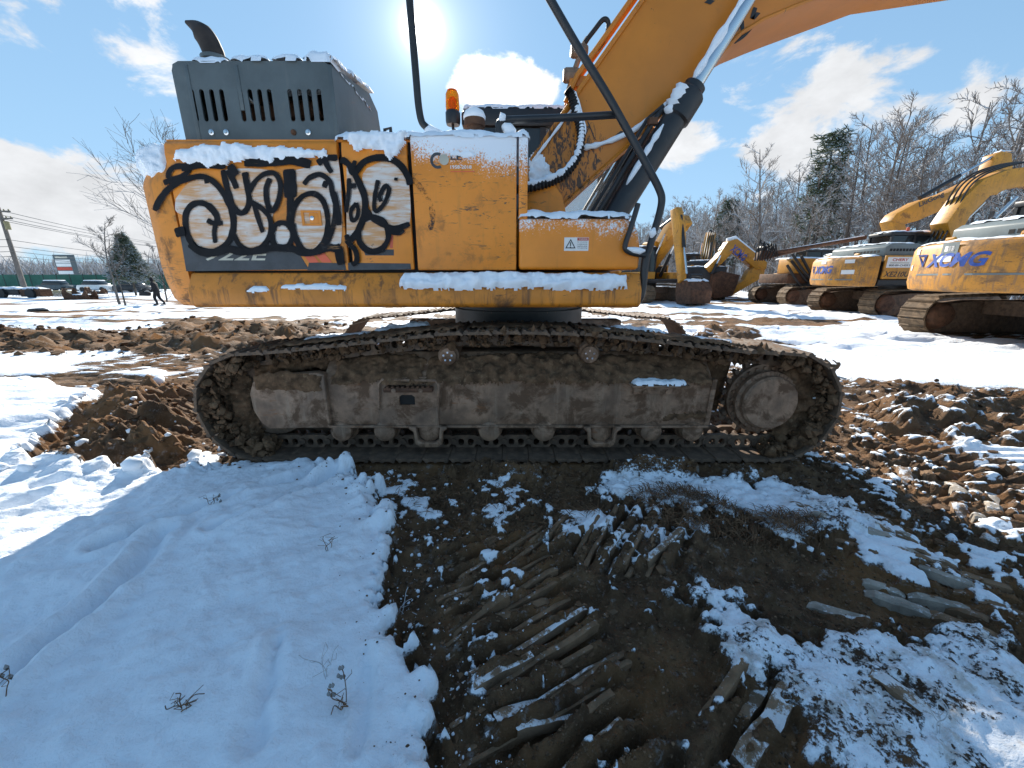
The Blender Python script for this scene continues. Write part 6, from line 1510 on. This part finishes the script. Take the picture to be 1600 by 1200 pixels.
# scrap: rusty attachments and a snow-covered trailer frame
def scrap_hook(label, px, py, s, rz):
    p = gl(px, py); t = thing('rusty_attachment', label, 'scrap', p, rz)
    q = [(-1.0, 0), (-1.1, .6), (-.9, 1.05), (-.75, 1.0), (-.7, .7), (-.2, .42), (.5, .40), (.75, .75), (.9, .8), (1.05, .3), (1.0, 0)]
    for y in (-.5, .4): MB().prism([(a*s, b*s) for a, b in q], y*s, (y+.10)*s).build('side_plate', M['rust'], t, bevel=.02)
    MB().box(-.95*s, .95*s, -.38*s, .38*s, .02, .22*s).build('base_plate', M['rust'], t, bevel=.02)
    MB().tube([(-.9*s, -.55*s, .95*s), (-.9*s, .55*s, .95*s)], .08*s, 10).build('cross_pin', M['steel'], t)
    patch('scrap_snow', [(-.6*s, -.5*s), (.5*s, -.5*s), (.5*s, .5*s), (-.6*s, .5*s)], (0, 0, .42*s), (1,0,0), (0,1,0), (0,0,1), .06, M['snow'], t, .05, .05, .1, .5, seed=int(px))
scrap_hook('rusty curved excavator attachment lying on the snow, nearest the sign', 128, 468, .95, .1); scrap_hook('smaller rusty attachment behind the curved one', 152, 460, .8, .5)
p = gl(45, 466); t = thing('trailer_frame', 'dark low trailer frame heaped with snow at the left edge', 'trailer', p)
MB().box(-3.4, -.3, -.4, .6, .25, .75).build('chassis', M['black'], t, bevel=.05); MB().box(-.2, 1.7, -.4, .6, .1, .8).build('deck', M['rust'], t, bevel=.05)
for x in (-2.6, -1.8, .9): MB().lathe([(.15, -.15), (.42, -.15), (.42, .15), (.15, .15)], (x, -.45, .40), 'y', 16).build('wheel', M['rubber'], t)
patch('trailer_snow', [(-3.4, -.4), (1.6, -.4), (1.6, .6), (-3.4, .6)], (0, 0, .78), (1,0,0), (0,1,0), (0,0,1), .16, M['snow'], t, .07, .08, .2, .8, seed=8, fr=3)
p = gl(102, 462); o = MB().prism([(-1.0, 0), (1.0, 0), (.7, .55), (-.8, .6)], -.5, .6).build('concrete_block', M['grey']); o.location = p; tag(o, 'sloping grey concrete block between the trailer and the rusty attachments', 'block')
p = gl(60, 486); t = thing('plastic_crate_lid', 'small dark flat object lying alone on the snow at left', 'debris', p)
MB().prism([(-.42, 0), (.30, 0), (.34, .12), (.1, .20), (-.3, .17), (-.44, .06)], -.2, .22).build('shell', M['black'], t, bevel=.03); MB().tube([(.3, 0, .08), (.5, .05, .06), (.62, 0, .0)], .025, 6).build('strap', M['rubber'], t)
# person walking away, carrying a bag
def person(p, hgt, rz):
    t = thing('person', 'person in dark winter clothing walking across the snow and holding a bag', 'person', p, rz)
    s = hgt/1.75
    J = {'pel': (0, 0, .95), 'spi': (.03, 0, 1.15), 'che': (.07, 0, 1.36), 'nec': (.10, 0, 1.50), 'hea': (.13, 0, 1.60), 'top': (.14, 0, 1.72),
         'hl': (0, .10, .90), 'kl': (.16, .10, .50), 'al': (.06, .10, .09), 'tl': (.22, .10, .04), 'hr': (0, -.10, .90), 'kr': (-.02, -.10, .48), 'ar': (-.26, -.10, .12), 'tr': (-.14, -.10, .03),
         'sl': (.06, .20, 1.42), 'el': (.02, .27, 1.13), 'wl': (.16, .28, .92), 'fl': (.22, .27, .84), 'sr': (.06, -.20, 1.42), 'er': (.10, -.27, 1.14), 'wr': (.30, -.26, 1.02), 'fr': (.38, -.25, .97)}
    rad = {'pel': .15, 'spi': .145, 'che': .16, 'nec': .065, 'hea': .098, 'top': .075, 'hl': .11, 'kl': .075, 'al': .055, 'tl': .045, 'sl': .085, 'el': .062, 'wl': .045, 'fl': .04}
    E = [('pel','spi'),('spi','che'),('che','nec'),('nec','hea'),('hea','top'),('pel','hl'),('hl','kl'),('kl','al'),('al','tl'),('pel','hr'),('hr','kr'),('kr','ar'),('ar','tr'),('che','sl'),('sl','el'),('el','wl'),('wl','fl'),('che','sr'),('sr','er'),('er','wr'),('wr','fr')]
    ks = list(J); me = bpy.data.meshes.new('body'); me.from_pydata([tuple(c*s for c in J[k]) for k in ks], [(ks.index(a), ks.index(b)) for a, b in E], [])
    o = bpy.data.objects.new('body', me); COL.objects.link(o); o.parent = t; me.materials.append(M['cloth'])
    md = o.modifiers.new('skin', 'SKIN'); o.modifiers.new('sub', 'SUBSURF').levels = 2; o.modifiers['sub'].render_levels = 2
    for i, k in enumerate(ks):
        k2 = k if k in rad else k[:-1]+'l'; r_ = rad[k2]*s*1.22; me.skin_vertices[0].data[i].radius = (r_, r_); me.skin_vertices[0].data[i].use_root = (k == 'pel')
    hd = MB().lathe([(.02, -.13), (.075, -.10), (.092, -.02), (.09, .05), (.06, .10), (.02, .12)], (.135*s, 0, 1.64*s), 'z', 14).build('head', M['cloth'], t, ang=180)
    MB().lathe([(.02, -.015), (.06, -.012), (.075, .0), (.06, .012), (.02, .015)], (.195*s, 0, 1.625*s), 'x', 12).build('face', M['skin'], hd, ang=180)
    MB().lathe([(.10, .0), (.102, .03), (.085, .09), (.04, .13)], (.13*s, 0, 1.66*s), 'z', 14).build('knit_cap', M['cloth'], t, ang=180)
    MB().prism([(-.06, 1.08), (.16, 1.06), (.20, 1.40), (.02, 1.46), (-.10, 1.35)], -.19, .19).build('jacket', M['cloth'], t, bevel=.05)
    for x, y in ((.14, .10), (-.18, -.10)): MB().box(x-.12, x+.14, y-.05, y+.05, .0, .09).build('shoe', M['rubber'], t, bevel=.03)
    return t
pp = gl(250, 478)
person(pp, 1.72, R(200))
bg_ = thing('carry_bag', 'dark bag held out by the walking person', 'bag', pp+Vector((-.75, -.05, .72)))
MB().prism([(-.35, -.12), (.28, -.14), (.34, .06), (.2, .16), (-.28, .12)], -.12, .12).build('bag_body', M['cloth'], bg_, bevel=.05); MB().tube([(-.1, 0, .12), (.05, 0, .22), (.35, .05, .26), (.42, 0, .16)], .02, 6).build('strap', M['rubber'], bg_)
# brush, hedge and distant woods
def brush(name, label, n, fx, hgt, mat, seed, wd=.02, lean=.35):
    r = np.random.RandomState(seed); mb = MB()
    for i in range(n):
        x, y, z = fx(r); h = hgt*r.uniform(.35, 1.0); dx, dy = r.normal(0, lean)*h, r.normal(0, lean)*h; a = r.uniform(0, 3.14); sx, sy = wd*math.cos(a), wd*math.sin(a)
        mb.add([(x-sx, y-sy, z), (x+sx, y+sy, z), (x+dx*.5+sx*.6, y+dy*.5+sy*.6, z+h*.6), (x+dx*.5-sx*.6, y+dy*.5-sy*.6, z+h*.6), (x+dx, y+dy, z+h)], [(0, 1, 2, 3), (3, 2, 4)])
    o = mb.build(name, mat, None, smooth=False, kind='stuff'); o['label'] = label; o['category'] = 'brush'
    return o
b0 = gl(205, 456)
brush('roadside_brush', 'tangled frosty brush in front of the spruce', 900, lambda r: (b0.x+r.normal(0, 1.6), b0.y+r.normal(0, .7), b0.z), 1.0, M['twig'], 4, .012, .5)
b1 = gl(85, 463)
brush('trailer_weeds', 'frosty weeds round the trailer frame', 500, lambda r: (b1.x+r.normal(0, 2.2), b1.y+r.normal(0, .6), b1.z), .7, M['twig'], 5, .01, .4)
M['faroak'] = bark_mat('distant winter woods', (.36, .33, .31), .7)  # bark paled so the colour itself carries the distance haze
brush('distant_woods', 'far grey winter woods along the horizon at left', 26000, lambda r: (r.uniform(-320, 60), r.uniform(150, 185), -.5+4*abs(r.normal(0, .5))), 8, M['faroak'], 6, .20, .42)
brush('far_woods', 'far grey winter woods along the horizon at right', 9000, lambda r: (r.uniform(20, 130), r.uniform(100, 125), -.5+3*abs(r.normal(0, .5))), 7, M['faroak'], 7, .15, .4)
brush('wood_floor_brush', 'rimed undergrowth along the foot of the right wood', 9000, lambda r: (23.5+abs(r.normal(0, 5)), r.uniform(16, 90), 0), 2.4, M['twig'], 8, .02, .35)
# ------------------------------------------------------------------ weeds poking out of the near snow, strips for lit shoe edges
def weed(label, base, stems, mat='straw'):
    p = gl(*base); t = thing('dry_weed', label, 'weed', p)
    for (dx, dy, h, head) in stems:
        dx, dy, h = dx*.75, dy*.75, h*.7
        wv = random.Random(int((dx+dy+h)*1e5)); j = lambda a: wv.uniform(-a, a)
        q = catmull([(0, 0, -.02), (dx*.2+j(.012), dy*.2+j(.012), h*.3), (dx*.5+j(.014), dy*.5+j(.014), h*.62), (dx*.8+j(.01), dy*.8+j(.01), h*.9), (dx*1.25, dy*1.25, h*.96)], 4)
        for bb in range(2):
            b0 = q[5+4*bb]; MB().tube([b0, (b0[0]+j(.02), b0[1]+j(.02), b0[2]+.012), (b0[0]+j(.035), b0[1]+j(.035), b0[2]+.02+j(.015))], .0009, 4).build('side_stem', M[mat], t)
        MB().tube(q, [.0014]*len(q), 5).build('stem', M[mat], t)
        if head:
            for k in range(5): MB().lathe([(.001, -.008), (.006, 0), (.001, .010)], (dx+.008*math.cos(k*2.1), dy+.008*math.sin(k*2.1), h-.012*k+.01), 'z', 6).build('seed_head', M['bark_dark'], t)
M['icetwig_lit_edge'] = surf('rimed stem and lit edge', (.55, .55, .56), .7, var=.3, vscale=30)  # weed stems, and the strips painted as sunlit shoe edges
weed('dry brown seed-head weed at the left edge of the shaded snow', (2, 1090), ((.012, .03, .13, 1), (-.03, .01, .08, 0)))
weed('dark curled dry weed near the edge of the thick snow', (540, 1100), ((-.03, .05, .12, 1), (-.05, .0, .09, 1), (.02, -.03, .06, 0), (-.02, -.05, .04, 0)))
weed('rime-white bent grass stem beside the dark curled weed', (510, 1060), ((-.10, .03, .09, 0), (-.02, .06, .12, 0), (.03, .05, .12, 0)), 'icetwig_lit_edge')
weed('thin upright grass sprigs on the snow below the track', (512, 860), ((-.02, .02, .09, 0), (.03, .03, .08, 0), (.05, .0, .10, 0)))
weed('small dark tuft breaking the snow in the middle of the white field', (285, 1108), ((.04, .01, .03, 0), (.06, .02, .05, 0), (-.03, .02, .05, 0), (-.05, .0, .02, 0)))
weed('short dry stalks along the old buried rut in the snow', (330, 790), ((.02, .01, .04, 0), (-.03, .0, .06, 0), (.05, .02, .05, 1)))
weed('white rimed twig looping over the ragged snow edge', (625, 960), ((.05, .03, .08, 0), (.02, .08, .10, 0), (.08, -.02, .03, 0)), 'icetwig_lit_edge')
weed('wiry frosted stem in the dirty snow at lower right', (1470, 1150), ((.03, .05, .11, 0), (.05, .09, .13, 0)), 'icetwig_lit_edge')
for k, (a, b, lab) in enumerate((((1262, 577), (1322, 592), 'pale strip painting the frosty sunlit edge of a track shoe above the sprocket'), ((1270, 622), (1330, 640), 'grey strip painting a lower frosty sunlit shoe edge beside the sprocket'))):
    A = at(*a, 2.62); B = at(*b, 2.58); o = MB().tube([A, A.lerp(B, .1)+Vector((0, 0, .012)), A.lerp(B, .5), B], [.006, .009, .008, .006], 6).build('lit_shoe_edge', M['icetwig_lit_edge']); tag(o, lab, 'painted edge')  # added strips whose pale colour paints sunlight on the track shoe edges
